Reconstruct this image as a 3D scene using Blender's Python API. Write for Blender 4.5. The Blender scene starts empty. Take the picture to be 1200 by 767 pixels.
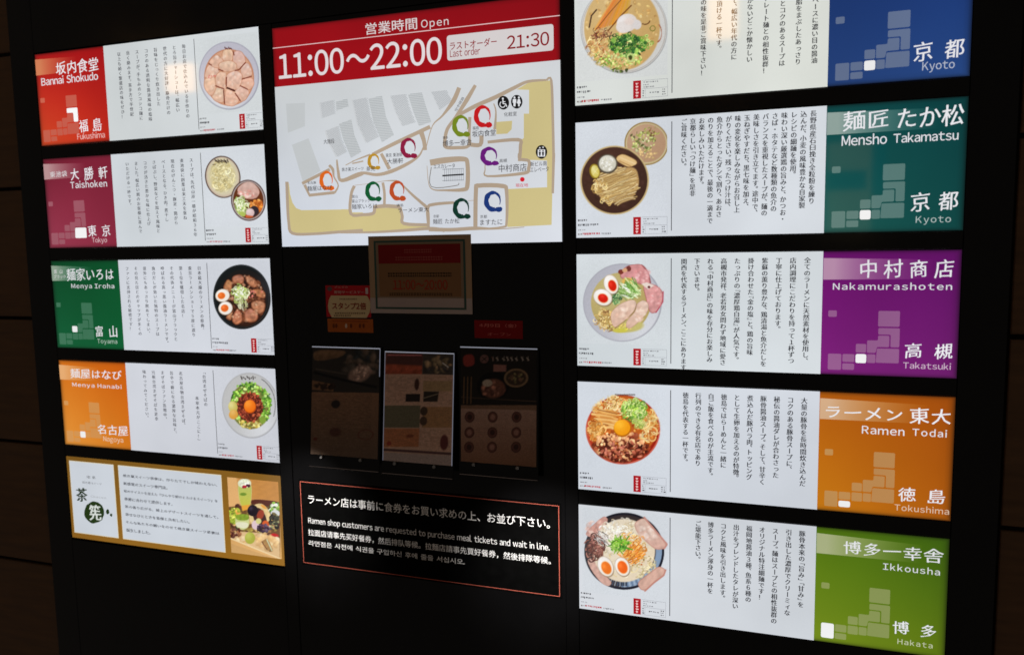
import bpy, math, random
import numpy as np
from mathutils import Matrix, Vector, geometry

# ------------------------------------------------------------------ camera, light
S = bpy.context.scene
COL = S.collection
H = 1.85                                   # height of the board's zero line above the floor
R = np.array([[0.94624359, 0.01698591, 0.3230086], [0.01796734, 0.99431808, -0.10492254],
              [-0.32295549, 0.10508589, 0.94056191]])
CX, CY, CZ = 0.5662505, 0.34638603, 2.24368959       # camera in board coordinates (x right, y down, distance)
FPX = 917.558684
cd = bpy.data.cameras.new('camera')
cam = bpy.data.objects.new('camera', cd)
COL.objects.link(cam)
S.camera = cam
cd.sensor_width = 36.0
cd.lens = 36.0 * FPX / 1200
cd.clip_start = 0.05
cd.clip_end = 100
def tow(v):                                # board axes (x, y down, z away) -> blender
    return Vector((v[0], v[2], -v[1]))
xa, ya, za = tow(R[0]), -tow(R[1]), -tow(R[2])
M = Matrix((xa, ya, za)).transposed().to_4x4()
M.translation = Vector((CX, -CZ, H - CY))
cam.matrix_world = M
cd.dof.use_dof = True
cd.dof.focus_distance = 2.35
cd.dof.aperture_fstop = 2.2

W0 = bpy.data.worlds.new('World')
S.world = W0
W0.use_nodes = True
bg = W0.node_tree.nodes['Background']
bg.inputs[0].default_value = (1.0, 0.86, 0.74, 1)
bg.inputs[1].default_value = 0.068
S.view_settings.view_transform = 'Standard'
S.view_settings.look = 'None'
S.view_settings.exposure = 0
S.view_settings.gamma = 1
try:
    S.cycles.use_denoising = True
    S.cycles.max_bounces = 4
    S.cycles.filter_width = 1.6
except Exception:
    pass

def spot(name, x, y, d, tx, ty, power, size, blend, col=(1, .96, .92)):
    l = bpy.data.lights.new(name, 'SPOT')
    l.energy = power; l.spot_size = math.radians(size); l.spot_blend = blend
    l.shadow_soft_size = 0.01; l.color = col
    o = bpy.data.objects.new(name, l); COL.objects.link(o)
    p = Vector((x, -d, H - y)); t = Vector((tx, 0, H - ty))
    o.matrix_world = Matrix.Translation(p) @ (t - p).to_track_quat('-Z', 'Y').to_matrix().to_4x4()
spot('added_notice_spot', -1.02, 0.98, 0.55, -0.94, 1.26, 26, 50, 1.0)  # unseen lights without fixtures, added to brighten both ends of the queue notice
spot('added_notice_spot', 0.02, 1.06, 0.55, -0.11, 1.32, 28, 52, 1.0)

# ------------------------------------------------------------------ helpers
def W(x, y, d=0.0):
    return (x, -d, H - y)
def Bp(u, v):                              # photo measurement -> point on the board plane
    D = R.T @ np.array([(u - 600) / FPX, (v - 383.5) / FPX, 1.0])
    s = CZ / D[2]
    return (CX + s * D[0], CY + s * D[1])
class Fr:                                  # measuring frame: magnified crop of the board
    def __init__(s, x0, y0, k): s.x0, s.y0, s.k = x0, y0, k
    def __call__(s, p): return Bp(s.x0 + p[0] / s.k, s.y0 + p[1] / s.k)
    def inv(s, X, Y):                      # board arrays -> crop coordinates
        P = [R[i][0] * (X - CX) + R[i][1] * (Y - CY) + R[i][2] * CZ for i in range(3)]
        return (600 + FPX * P[0] / P[2] - s.x0) * s.k, (383.5 + FPX * P[1] / P[2] - s.y0) * s.k
def lin(c):
    return tuple(((x / 255) / 12.92 if x / 255 <= 0.04045 else ((x / 255 + 0.055) / 1.055) ** 2.4) for x in c)
def nlin(a):
    a = np.clip(a, 0, 1)
    return np.where(a <= 0.04045, a / 12.92, ((a + 0.055) / 1.055) ** 2.4)

def mat(name, fn):
    m = bpy.data.materials.new(name); m.use_nodes = True
    nt = m.node_tree; b = nt.nodes['Principled BSDF']
    fn(nt, b); return m
def _print(emit, rough, spec=0.5, base=0.02):
    def f(nt, b):
        a = nt.nodes.new('ShaderNodeAttribute'); a.attribute_name = 'Ink'
        g = nt.nodes.new('ShaderNodeNewGeometry')
        n = nt.nodes.new('ShaderNodeTexNoise'); n.inputs['Scale'].default_value = 2.3; n.inputs['Detail'].default_value = 3
        nt.links.new(g.outputs['Position'], n.inputs['Vector'])
        r = nt.nodes.new('ShaderNodeMapRange')
        r.inputs['To Min'].default_value = 0.80 if emit else 0.7; r.inputs['To Max'].default_value = 1.26 if emit else 1.3
        nt.links.new(n.outputs['Fac'], r.inputs['Value'])
        n2 = nt.nodes.new('ShaderNodeTexNoise'); n2.inputs['Scale'].default_value = 260; n2.inputs['Detail'].default_value = 1
        nt.links.new(g.outputs['Position'], n2.inputs['Vector'])
        r2 = nt.nodes.new('ShaderNodeMapRange')
        r2.inputs['To Min'].default_value = 0.975; r2.inputs['To Max'].default_value = 1.025
        nt.links.new(n2.outputs['Fac'], r2.inputs['Value'])
        k = nt.nodes.new('ShaderNodeMath'); k.operation = 'MULTIPLY'
        nt.links.new(r.outputs[0], k.inputs[0]); nt.links.new(r2.outputs[0], k.inputs[1])
        mx = nt.nodes.new('ShaderNodeVectorMath'); mx.operation = 'SCALE'
        nt.links.new(a.outputs['Color'], mx.inputs[0]); nt.links.new(k.outputs[0], mx.inputs['Scale'])
        if emit:
            b.inputs['Base Color'].default_value = (base, base, base, 1)
            nt.links.new(mx.outputs[0], b.inputs['Emission Color'])
            b.inputs['Emission Strength'].default_value = emit
        else:
            nt.links.new(mx.outputs[0], b.inputs['Base Color'])
        b.inputs['Roughness'].default_value = rough
        b.inputs['Specular IOR Level'].default_value = spec
    return f
M_LIT = mat('backlit_print', _print(1.0, 0.05))
M_PAPER = mat('printed_paper', _print(0, 0.6, 0.2))
M_FILM = mat('cut_vinyl_lettering', _print(0, 0.9, 0.0))
def plain(col, rough, spec=0.5, metal=0, noise=0, scale=20, stretch=(1, 1, 1)):
    def f(nt, b):
        b.inputs['Base Color'].default_value = (*col, 1)
        b.inputs['Roughness'].default_value = rough
        b.inputs['Specular IOR Level'].default_value = spec
        b.inputs['Metallic'].default_value = metal
        if noise:
            g = nt.nodes.new('ShaderNodeNewGeometry')
            mp = nt.nodes.new('ShaderNodeMapping'); mp.inputs['Scale'].default_value = stretch
            n = nt.nodes.new('ShaderNodeTexNoise'); n.inputs['Scale'].default_value = scale; n.inputs['Detail'].default_value = 6
            nt.links.new(g.outputs['Position'], mp.inputs['Vector']); nt.links.new(mp.outputs[0], n.inputs['Vector'])
            r = nt.nodes.new('ShaderNodeMapRange'); r.inputs['To Min'].default_value = 1 - noise; r.inputs['To Max'].default_value = 1 + noise
            nt.links.new(n.outputs['Fac'], r.inputs['Value'])
            mx = nt.nodes.new('ShaderNodeVectorMath'); mx.operation = 'SCALE'; mx.inputs[0].default_value = col
            nt.links.new(r.outputs[0], mx.inputs['Scale']); nt.links.new(mx.outputs[0], b.inputs['Base Color'])
            bp = nt.nodes.new('ShaderNodeBump'); bp.inputs['Strength'].default_value = 0.15; bp.inputs['Distance'].default_value = 0.002
            nt.links.new(n.outputs['Fac'], bp.inputs['Height']); nt.links.new(bp.outputs[0], b.inputs['Normal'])
            rr = nt.nodes.new('ShaderNodeMapRange'); rr.inputs['To Min'].default_value = rough * .7; rr.inputs['To Max'].default_value = min(1, rough * 1.5)
            nt.links.new(n.outputs['Fac'], rr.inputs['Value']); nt.links.new(rr.outputs[0], b.inputs['Roughness'])
    return f
M_BLACK = mat('black_gloss_board', plain((0.004, 0.004, 0.0045), 0.13, 0.3, noise=.5, scale=6))
M_MATTE = mat('black_matte_film', plain((0.0035, 0.0035, 0.0035), 0.9, 0.0, noise=.5, scale=30))
M_TILE = mat('brown_wood_tile', plain((0.12, 0.062, 0.030), 0.55, 0.25, noise=.55, scale=5, stretch=(1, 1, 9)))
M_JOINT = mat('dark_joint', plain((0.008, 0.006, 0.005), 0.9, 0.1, noise=.3))
M_STEEL = mat('brushed_steel', plain((0.32, 0.31, 0.30), 0.35, 0.5, 1, noise=.1))
def glass(nt, b):
    b.inputs['Base Color'].default_value = (0.8, 0.8, 0.8, 1); b.inputs['Roughness'].default_value = 0.03
    b.inputs['Alpha'].default_value = 0.08
M_ACRYL = mat('clear_acrylic', glass)

def mesh_obj(name, V, F, m, parent=None, cols=None):
    me = bpy.data.meshes.new(name)
    me.from_pydata(V, [], F)
    if cols is not None:
        at = me.color_attributes.new('Ink', 'FLOAT_COLOR', 'POINT')
        c = np.ones((len(V), 4), dtype=np.float32); c[:, :3] = np.asarray(cols, dtype=np.float32).reshape(-1, 3)
        at.data.foreach_set('color', c.ravel())
    me.materials.append(m)
    o = bpy.data.objects.new(name, me); COL.objects.link(o)
    if parent is not None: o.parent = parent; o.matrix_parent_inverse = PINV.get(parent.name, Matrix.Identity(4))
    return o
PINV = {}
def thing(name, x, y, label, cat, group=None):
    o = bpy.data.objects.new(name, None); COL.objects.link(o)
    o.location = W(x, y, 0); o.empty_display_size = .05
    PINV[o.name] = Matrix.Translation(Vector(o.location)).inverted()
    o['label'] = label; o['category'] = cat
    if group: o['group'] = group
    return o
def box(name, x0, x1, y0, y1, d0, d1, m, parent=None, bev=0.0, mp=W):
    """box on the board; d = distance in front of the board; bevelled front edge"""
    V = [mp(x0, y0, d0), mp(x1, y0, d0), mp(x1, y1, d0), mp(x0, y1, d0)]
    if bev:
        V += [mp(x0, y0, d1 - bev), mp(x1, y0, d1 - bev), mp(x1, y1, d1 - bev), mp(x0, y1, d1 - bev)]
    b = bev
    V += [mp(x0 + b, y0 + b, d1), mp(x1 - b, y0 + b, d1), mp(x1 - b, y1 - b, d1), mp(x0 + b, y1 - b, d1)]
    F = [(0, 1, 2, 3)]
    for k in range(0, len(V) - 4, 4):
        for i in range(4):
            j = (i + 1) % 4
            F.append((k + i, k + 4 + i, k + 4 + j, k + j))
    n = len(V) - 4
    F.append((n + 3, n + 2, n + 1, n))
    return mesh_obj(name, V, F, m, parent)

class Ink:
    """flat print: shapes of one colour each, each a hair above the one before"""
    def __init__(s, d, mp=W): s.V = []; s.F = []; s.C = []; s.d = d; s.mp = mp
    def raw(s, pts, faces, col, up=0.0):
        k = len(s.V)
        s.V += [s.mp(p[0], p[1], s.d + up) for p in pts]
        s.F += [tuple(i + k for i in f) for f in faces]
        if isinstance(col[0], (int, float)): s.C += [lin(col)] * len(pts)
        else: s.C += [lin(c) for c in col]
    def poly(s, pts, col, up=0.0, fr=None):
        if fr: pts = [fr(p) for p in pts]
        t = geometry.tessellate_polygon([[Vector((p[0], p[1], 0)) for p in pts]])
        s.raw(pts, t, col, up)
    def rect(s, x0, y0, x1, y1, col, up=0.0):
        s.raw([(x0, y0), (x1, y0), (x1, y1), (x0, y1)], [(0, 1, 2, 3)], col, up)
    def rrect(s, x0, y0, x1, y1, r, col, up=0.0):
        P = []
        for cx, cy, a in ((x1 - r, y0 + r, -90), (x1 - r, y1 - r, 0), (x0 + r, y1 - r, 90), (x0 + r, y0 + r, 180)):
            P += [(cx + r * math.cos(math.radians(a + t)), cy + r * math.sin(math.radians(a + t))) for t in (0, 30, 60, 90)]
        s.poly(P, col, up)
    def ell(s, cx, cy, rx, ry, col, up=0.0, n=28, fr=None, jag=0):
        P = [(cx + rx * math.cos(2 * math.pi * i / n) * (1 + jag * random.uniform(-1, 1)), cy + ry * math.sin(2 * math.pi * i / n) * (1 + jag * random.uniform(-1, 1))) for i in range(n)]
        s.poly(P, col, up, fr)
    def rib(s, pts, w, col, up=0.0, fr=None, smooth=True):
        """stroke with round corners; w a width or a list of widths"""
        pts = [np.array(p, float) for p in pts]
        ws = [w] * len(pts) if isinstance(w, (int, float)) else list(w)
        if smooth and len(pts) > 2:
            q, qw = [], []
            for i in range(len(pts) - 1):
                p0 = pts[max(i - 1, 0)]; p1 = pts[i]; p2 = pts[i + 1]; p3 = pts[min(i + 2, len(pts) - 1)]
                for t in (0, .25, .5, .75):
                    q.append(.5 * (2 * p1 + (p2 - p0) * t + (2 * p0 - 5 * p1 + 4 * p2 - p3) * t * t + (3 * p1 - p0 - 3 * p2 + p3) * t ** 3))
                    qw.append(ws[i] * (1 - t) + ws[i + 1] * t)
            q.append(pts[-1]); qw.append(ws[-1]); pts, ws = q, qw
        L, Rr = [], []
        for i, p in enumerate(pts):
            a = pts[max(i - 1, 0)]; b = pts[min(i + 1, len(pts) - 1)]
            t = b - a; t = t / (np.hypot(*t) + 1e-9); n = np.array((-t[1], t[0])) * ws[i] / 2
            L.append(p + n); Rr.append(p - n)
        P = L + Rr; n = len(L)
        if fr: P = [fr(p) for p in P]
        s.raw(P, [(i, i + 1, n + i + 1, n + i) for i in range(n - 1)], col, up)
    def glyphs(s, V, T, col, up=0.0): s.raw(V, T, col, up)
    def build(s, name, m, parent=None, stuff=False):
        o = mesh_obj(name, s.V, s.F, m, parent, s.C)
        if stuff: o['kind'] = 'stuff'
        return o

# ------------------------------------------------------------------ lettering
_tc = bpy.data.curves.new('t', 'FONT'); _to = bpy.data.objects.new('t', _tc); COL.objects.link(_to)
_tc.resolution_u = 2
_cache = {}
def glyph(txt):
    if txt in _cache: return _cache[txt]
    _tc.body = txt; _tc.resolution_u = 7 if txt in '０１２３４５６７８９〜' else 3 if '！' <= txt <= '～' else 2
    bpy.context.view_layer.update()
    me = bpy.data.meshes.new_from_object(_to.evaluated_get(bpy.context.evaluated_depsgraph_get()))
    V = np.array([(v.co.x, -v.co.y) for v in me.vertices]).reshape(-1, 2)
    F = [tuple(p.vertices) for p in me.polygons]
    bpy.data.meshes.remove(me)
    _cache[txt] = (V, F)
    return _cache[txt]
def compose(txt, brush=False, gap=.085, ratio=None):
    """one (points, faces, character) per character, set side by side"""
    out = []; x = 0.0
    if ratio and all(' ' <= c <= '~' for c in txt) and len(txt) > 3 and ':' not in txt:    # letter spacing that keeps the letters' own proportions
        L = compose(txt, brush, gap); A = np.concatenate([v for v, _, _ in L]); w_, h_ = np.ptp(A[:, 0]), np.ptp(A[:, 1])
        gap = min(.22, max(.085, gap + (ratio * h_ - w_) / (len(txt) - 1)))
    cg = 0.0
    if ratio and brush and txt in ('福島', '東京', '富山', '京都', '高槻', '徳島', '博多', '大勝軒', '中村商店'):     # brushed names stand a little apart, each character keeping its shape
        L = compose(txt, brush, gap); A = np.concatenate([v for v, _, _ in L]); w_, h_ = np.ptp(A[:, 0]), np.ptp(A[:, 1])
        cg = min(.5, max(0, (ratio * 1.08 * h_ - w_) / (len(txt) - 1)))
    for ch in txt:
        if ch == ' ': x += .36 if gap < .12 else .30; continue
        if '!' <= ch <= '~':                 # latin letters and figures in the same sans serif as the kanji
            V, F = glyph(chr(ord(ch) + 0xFEE0)); V = V.copy(); lo, hi = V[:, 0].min(), V[:, 0].max()
            V[:, 0] += x - lo; x += hi - lo + (gap * 1.5 if ch in ':.' else gap)
            if ch == ':': V[:, 0] += .04; x += .04
        else:
            V, F = glyph(ch); V = V.copy()
            if brush:                        # hand-brushed look: strokes rise to the right and waver a little
                V[:, 1] += -0.09 * (V[:, 0] - .5)
                h = (ord(ch) % 17) * .37
                V[:, 1] += .012 * np.sin(V[:, 0] * 7 + h); V[:, 0] += .014 * np.sin(V[:, 1] * 6 + h * 2)
                V = (V - V.mean(0)) * (.97 + .05 * math.sin(h * 5)) + V.mean(0)
            V[:, 0] += x; x += cg + (1.0 if not ('가' <= ch <= '힣') else .92)
        out.append((V, F, ch))
    return out
def text_box(ink, txt, x0, y0, x1, y1, col, off=0.0, brush=False, up=0.0, split=None):
    """fit the writing into a box; split(ink-like) builds each character as its own object"""
    L = compose(txt, brush, ratio=(x1 - x0) / (y1 - y0))
    A = np.concatenate([v for v, _, _ in L]); lo, hi = A.min(0), A.max(0)
    k = np.array((x1 - x0, y1 - y0)) / (hi - lo)
    sh = ((0, 0),) if not off else (((-off, 0), (off, 0)) if brush else ((-off, 0), (off, 0), (0, -off * .7), (0, off * .7)))
    for n, (V, F, ch) in enumerate(L):
        tgt = ink
        if split: tgt = Ink(ink.d, ink.mp)
        for q, o in enumerate(sh):
            tgt.raw(((V + np.array(o) - lo) * k + np.array((x0, y0))).tolist(), F, col, up + q * .00008)
        if split: split(tgt)
def text_fr(ink, txt, fr, tl, br, col, off=0.0, brush=False, up=0.0, split=None):
    a, b = fr(tl), fr(br)
    text_box(ink, txt, a[0], a[1], b[0], b[1], col, off, brush, up, split)
ROT = 'ー〜「」『』（）'
def vcol(ink, txt, x, y, pitch, size, col, off=0.0):
    """vertical line of writing: x = centre, y = top"""
    sx, sy = size
    for ch in txt:
        if '!' <= ch <= '~': ch = chr(ord(ch) + 0xFEE0)
        if ch == '　': y += pitch; continue
        if ch in '、。':
            adv = pitch * .62
        elif ch in '「」『』': adv = pitch * .6
        else: adv = pitch
        V, F = glyph(ch)
        Q = V + np.array((-.5, .5 - .12))
        if ch in ROT: Q = np.stack([-Q[:, 1], Q[:, 0]], 1)
        if ch in '、。': Q = Q + np.array((.55, -.62 + .15))
        if ch in '「『': Q = Q + np.array((0, -.2))
        if ch in '」』': Q = Q + np.array((0, .2))
        if ch in 'っゃゅょィッャュョァ': Q = Q + np.array((.08, -.06))
        Q = Q * np.array((sx, sy)) + np.array((x, y + adv / 2))
        if off:
            ink.raw((Q - np.array((off * sx, 0))).tolist(), F, col); ink.raw((Q + np.array((off * sx, 0))).tolist(), F, col, .00008)
        else: ink.raw(Q.tolist(), F, col)
        y += adv

# ------------------------------------------------------------------ printed pictures
class Cv:
    """colour grid painted in code and laid on the panel as a printed picture"""
    def __init__(s, fr, x0, y0, x1, y1, nx, ny, bgc, seed=1):
        s.r = np.random.RandomState(seed)
        s.X, s.Y = np.meshgrid(np.linspace(x0, x1, nx), np.linspace(y0, y1, ny))
        s.U, s.V = fr.inv(s.X, s.Y)
        s.C = np.zeros((ny, nx, 3)) + np.array(bgc) / 255.0
        s.nx, s.ny = nx, ny
        s.clip = np.ones((ny, nx))
    def win(s, u0, v0, u1, v1):
        m = (s.U >= u0) & (s.U <= u1) & (s.V >= v0) & (s.V <= v1)
        if not m.any(): return None
        r = np.where(m.any(1))[0]; c = np.where(m.any(0))[0]
        return slice(r[0], r[-1] + 1), slice(c[0], c[-1] + 1)
    def mix(s, w, mask, col):
        mask = (mask * s.clip[w])[..., None]
        s.C[w] = s.C[w] * (1 - mask) + (np.asarray(col) / 255.0) * mask
    def ell(s, cx, cy, rx, ry, col, rot=0, soft=3, a=1.0, hi=None, hip=(-.35, -.4), hs=.8):
        m = max(rx, ry) + soft
        w = s.win(cx - m, cy - m, cx + m, cy + m)
        if w is None: return
        U, V = s.U[w] - cx, s.V[w] - cy
        c, n = math.cos(math.radians(rot)), math.sin(math.radians(rot))
        p, q = (U * c + V * n) / rx, (-U * n + V * c) / ry
        d = np.sqrt(p * p + q * q)
        mask = np.clip((1 - d) * min(rx, ry) / soft + .5, 0, 1) * a
        C = np.zeros(U.shape + (3,)) + np.array(col, float)
        if hi is not None:
            g = np.exp(-((p - hip[0]) ** 2 + (q - hip[1]) ** 2) / (hs * hs))[..., None]
            C = C * (1 - g) + np.array(hi, float) * g
        s.mix(w, mask, C)
    def ring(s, cx, cy, rx, ry, wd, col, rot=0, soft=2, a=1.0, a0=None, a1=None):
        m = max(rx, ry) + wd + soft
        w = s.win(cx - m, cy - m, cx + m, cy + m)
        if w is None: return
        U, V = s.U[w] - cx, s.V[w] - cy
        c, n = math.cos(math.radians(rot)), math.sin(math.radians(rot))
        p, q = (U * c + V * n) / rx, (-U * n + V * c) / ry
        d = np.abs(np.sqrt(p * p + q * q) - 1) * min(rx, ry)
        mask = np.clip((wd / 2 - d) / soft + .5, 0, 1) * a
        if a0 is not None:
            t = (np.degrees(np.arctan2(q, p)) - a0) % 360
            mask = mask * (t < (a1 - a0))
        s.mix(w, mask, col)
    def line(s, pts, wd, col, soft=2, a=1.0):
        P = np.array(pts, float); m = wd + soft
        w = s.win(P[:, 0].min() - m, P[:, 1].min() - m, P[:, 0].max() + m, P[:, 1].max() + m)
        if w is None: return
        U, V = s.U[w], s.V[w]; D = np.full(U.shape, 1e9)
        for i in range(len(P) - 1):
            ax, ay = P[i]; bx, by = P[i + 1]; L = (bx - ax) ** 2 + (by - ay) ** 2 + 1e-9
            t = np.clip(((U - ax) * (bx - ax) + (V - ay) * (by - ay)) / L, 0, 1)
            D = np.minimum(D, np.hypot(U - ax - t * (bx - ax), V - ay - t * (by - ay)))
        s.mix(w, np.clip((wd / 2 - D) / soft + .5, 0, 1) * a, col)
    def poly(s, pts, col, soft=3, a=1.0, col2=None, edge=None, ew=4, tex=0, rnd=0):
        P = np.array(pts, float)
        if rnd:                          # soften the corners
            for _ in range(2): P = np.concatenate([np.stack([.78 * P + .22 * np.roll(P, -1, 0), .22 * P + .78 * np.roll(P, -1, 0)], 1).reshape(-1, 2)])
        w = s.win(P[:, 0].min() - soft, P[:, 1].min() - soft, P[:, 0].max() + soft, P[:, 1].max() + soft)
        if w is None: return
        U, V = s.U[w], s.V[w]; D = np.full(U.shape, 1e9); ins = np.zeros(U.shape, bool)
        for i in range(len(P)):
            ax, ay = P[i]; bx, by = P[(i + 1) % len(P)]; L = (bx - ax) ** 2 + (by - ay) ** 2 + 1e-9
            t = np.clip(((U - ax) * (bx - ax) + (V - ay) * (by - ay)) / L, 0, 1)
            D = np.minimum(D, np.hypot(U - ax - t * (bx - ax), V - ay - t * (by - ay)))
            cr = ((ay > V) != (by > V)); ins ^= cr & (U < (bx - ax) * (V - ay) / (by - ay + 1e-12) + ax)
        sd = np.where(ins, D, -D)
        mask = np.clip(sd / soft + .5, 0, 1) * a
        C = np.zeros(U.shape + (3,)) + np.array(col, float)
        if col2 is not None:
            k = ((V - P[:, 1].min()) / (np.ptp(P[:, 1]) + 1e-9))[..., None]; k = np.clip(k, 0, 1)
            C = C * (1 - k) + np.array(col2, float) * k
        if tex:
            f = s.field(w, tex, 9); C = C * f
        if edge is not None:
            e = np.clip(1 - sd / ew, 0, 1)[..., None]; C = C * (1 - e) + np.array(edge, float) * e
        s.mix(w, mask, C)
    def field(s, w, amp, sc):            # soft blotches
        U, V = s.U[w], s.V[w]; f = np.zeros(U.shape)
        for k in range(7):
            a = s.r.uniform(0, 6.28); q = s.r.uniform(.5, 2.0) / sc
            f += np.sin((U * math.cos(a) + V * math.sin(a)) * q + s.r.uniform(0, 6.28))
        return (1 + amp * f / 3.0)[..., None]
    def scatter(s, n, cx, cy, rx, ry, pal, size, kind='ell', rot=None, a=1.0, soft=2.0, elong=2.0):
        for i in range(n):
            t = s.r.uniform(0, 6.2832); q = math.sqrt(s.r.uniform(0, 1))
            x, y = cx + rx * q * math.cos(t), cy + ry * q * math.sin(t)
            c = np.array(pal[s.r.randint(len(pal))], float) * s.r.uniform(.85, 1.15)
            c = np.clip(c, 0, 255); z = s.r.uniform(*size)
            ro = s.r.uniform(0, 180) if rot is None else rot + s.r.uniform(-22, 22)
            if kind == 'ell': s.ell(x, y, z, z / s.r.uniform(1, elong), c, ro, soft, a, hi=np.clip(c * 1.2 + 10, 0, 255))
            elif kind == 'ring': s.ring(x, y, z, z * s.r.uniform(.6, 1), z * .45, c, ro, soft, a)
            elif kind == 'str':
                L = z * s.r.uniform(3, 7); k = s.r.uniform(-.5, .5)
                pts = [(x + L * (u - .5) * math.cos(math.radians(ro)) - L * k * (u - .5) ** 2 * math.sin(math.radians(ro)),
                        y + L * (u - .5) * math.sin(math.radians(ro)) + L * k * (u - .5) ** 2 * math.cos(math.radians(ro))) for u in (0, .25, .5, .75, 1)]
                s.line(pts, z * .55, c, soft, a)
            elif kind == 'arc':
                b0 = s.r.uniform(0, 360); s.ring(x, y, z * 2, z * 1.4, z * .5, c, ro, soft, a, b0, b0 + s.r.uniform(90, 220))
    def egg(s, cx, cy, rx, ry, rot=0, yolk=(226, 95, 20), k=.5, off=(0, 0)):
        s.ell(cx + 3, cy + 5, rx, ry, (90, 60, 40), rot, 6, .6)
        s.ell(cx, cy, rx, ry, (196, 180, 160), rot, 3)
        s.ell(cx, cy, rx * .92, ry * .93, (235, 228, 220), rot, 4, hi=(245, 242, 240))
        s.ell(cx + off[0], cy + off[1], rx * k * 1.12, ry * k * 1.12, (240, 190, 130), rot, 4)
        s.ell(cx + off[0], cy + off[1], rx * k, ry * k, yolk, rot, 4, hi=tuple(min(255, c + 28) for c in yolk), hs=.5)
    def build(s, name, d, m, parent, grain=.014, mp=W):
        C = s.C * (1 + grain * s.r.randn(s.ny, s.nx, 1))
        C = nlin(C).reshape(-1, 3)
        V = [mp(x, y, d) for x, y in zip(s.X.ravel(), s.Y.ravel())]
        idx = np.arange(s.nx * s.ny).reshape(s.ny, s.nx)
        F = np.stack([idx[1:, :-1], idx[1:, 1:], idx[:-1, 1:], idx[:-1, :-1]], -1).reshape(-1, 4)
        me = bpy.data.meshes.new(name)
        me.vertices.add(len(V)); me.vertices.foreach_set('co', np.array(V, dtype=np.float32).ravel())
        me.loops.add(F.size); me.loops.foreach_set('vertex_index', F.ravel().astype(np.int32))
        me.polygons.add(len(F)); me.polygons.foreach_set('loop_start', np.arange(0, F.size, 4, dtype=np.int32))
        me.update(calc_edges=True); me.validate()
        at = me.color_attributes.new('Ink', 'FLOAT_COLOR', 'POINT')
        c4 = np.ones((len(V), 4), dtype=np.float32); c4[:, :3] = C; at.data.foreach_set('color', c4.ravel())
        me.materials.append(m)
        o = bpy.data.objects.new(name, me); COL.objects.link(o)
        o.parent = parent; o.matrix_parent_inverse = PINV.get(parent.name, Matrix.Identity(4))
        return o

WHITE = (205, 210, 219)

# ------------------------------------------------------------------ wall
wall = thing('wall', -2.2, 2.2, 'x', 'x'); del wall['label']; del wall['category']; wall['kind'] = 'structure'
box('backing', -4.2, -2.163, -1.9, 2.9, -0.06, -0.022, M_JOINT, wall)
box('backing', 1.113, 3.2, -1.9, 2.9, -0.06, -0.022, M_JOINT, wall)
for c in range(-6, 7):
    y0 = 0.598 + c * 0.4955
    if y0 < -1.9 or y0 > 2.5: continue
    for (a, b) in ((-3.168, -2.165), (-4.18, -3.18), (1.116, 2.12), (2.132, 3.13)):
        t = box('wall_tile', a, b, y0 + .007, y0 + .4955 - .007, -0.0215, -0.008 + random.Random(c * 7 + a).uniform(-.0015, .0015), M_TILE, wall, .0025)

# ------------------------------------------------------------------ signboard carcass
X0L, XBL, X1L = -2.040, -1.7155, -1.0625
X0M, X1M = -1.012, -0.0425
X0R, XBR, X1R = 0.0, 0.6735, 1.000
PT, PH = 0.3770, 0.3310
board = thing('signboard', -.5, 1.9, 'large black framed wall board holding all the backlit panels and notices', 'board')
box('back_panel', -2.157, 1.107, -0.9, 2.05, -0.058, -0.041, M_BLACK, board)
g = 0.0012
def bar(x0, x1, y0, y1): box('mullion', x0, x1, y0, y1, -0.040, 0.003, M_BLACK, board, .0012)
bar(-2.157, X0L - g, -0.9, 2.05); bar(X1L + g, X0M - g, -0.38, 2.05); bar(X1M + g, X0R - g, -0.38, 2.05); bar(X1R + g, 1.107, -0.9, 2.05)
bar(X0L + g * 0, X1R, -0.9, -0.3815)
for k in range(0, 5):                               # rails between the panels of the side columns
    yb = -PT + k * PT + PH
    bar(X0L, X1L, yb + g, yb + PT - PH - g if k < 4 else 2.05)
    bar(X0R, X1R, yb + g, yb + PT - PH - g if k < 4 else 2.05)
box('infill_panel', X0M, X1M, 0.3435, 2.05, -0.040, 0.0, M_BLACK, board, .001)

# ------------------------------------------------------------------ the ramen panels
TILES = [[(.016, .158), (.037, .158), (.037, .175), (.016, .175)],
         [(.138, .158), (.189, .158), (.189, .199), (.138, .199)],
         [(.139, .203), (.190, .203), (.190, .253), (.169, .253), (.169, .220), (.139, .220)],
         [(.139, .223), (.166, .223), (.166, .253), (.137, .253), (.134, .269), (.113, .269), (.113, .236), (.139, .236)],
         [(.137, .257), (.190, .257), (.190, .295), (.135, .295)],
         [(.086, .246), (.111, .246), (.111, .269), (.086, .269)],
         [(.086, .273), (.112, .273), (.112, .297), (.086, .297)],
         [(.114, .273), (.134, .273), (.134, .296), (.114, .296)],
         [(.018, .274), (.051, .274), (.051, .317), (.018, .317)],
         [(.054, .274), (.083, .274), (.083, .295), (.054, .295)],
         [(.054, .299), (.083, .299), (.083, .316), (.054, .316)]]
def rounded(P, r):
    out = []; n = len(P)
    for i in range(n):
        p = np.array(P[i]); a = np.array(P[i - 1]); b = np.array(P[(i + 1) % n])
        u = (a - p) / np.hypot(*(a - p)); v = (b - p) / np.hypot(*(b - p))
        p0, p1 = p + u * r, p + v * r
        for t in (0, .33, .67, 1): out.append(tuple((1 - t) ** 2 * p0 + 2 * t * (1 - t) * p + t * t * p1))
    return out
def mixc(a, b, t): return tuple(x * (1 - t) + y * t for x, y in zip(a, b))
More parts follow.
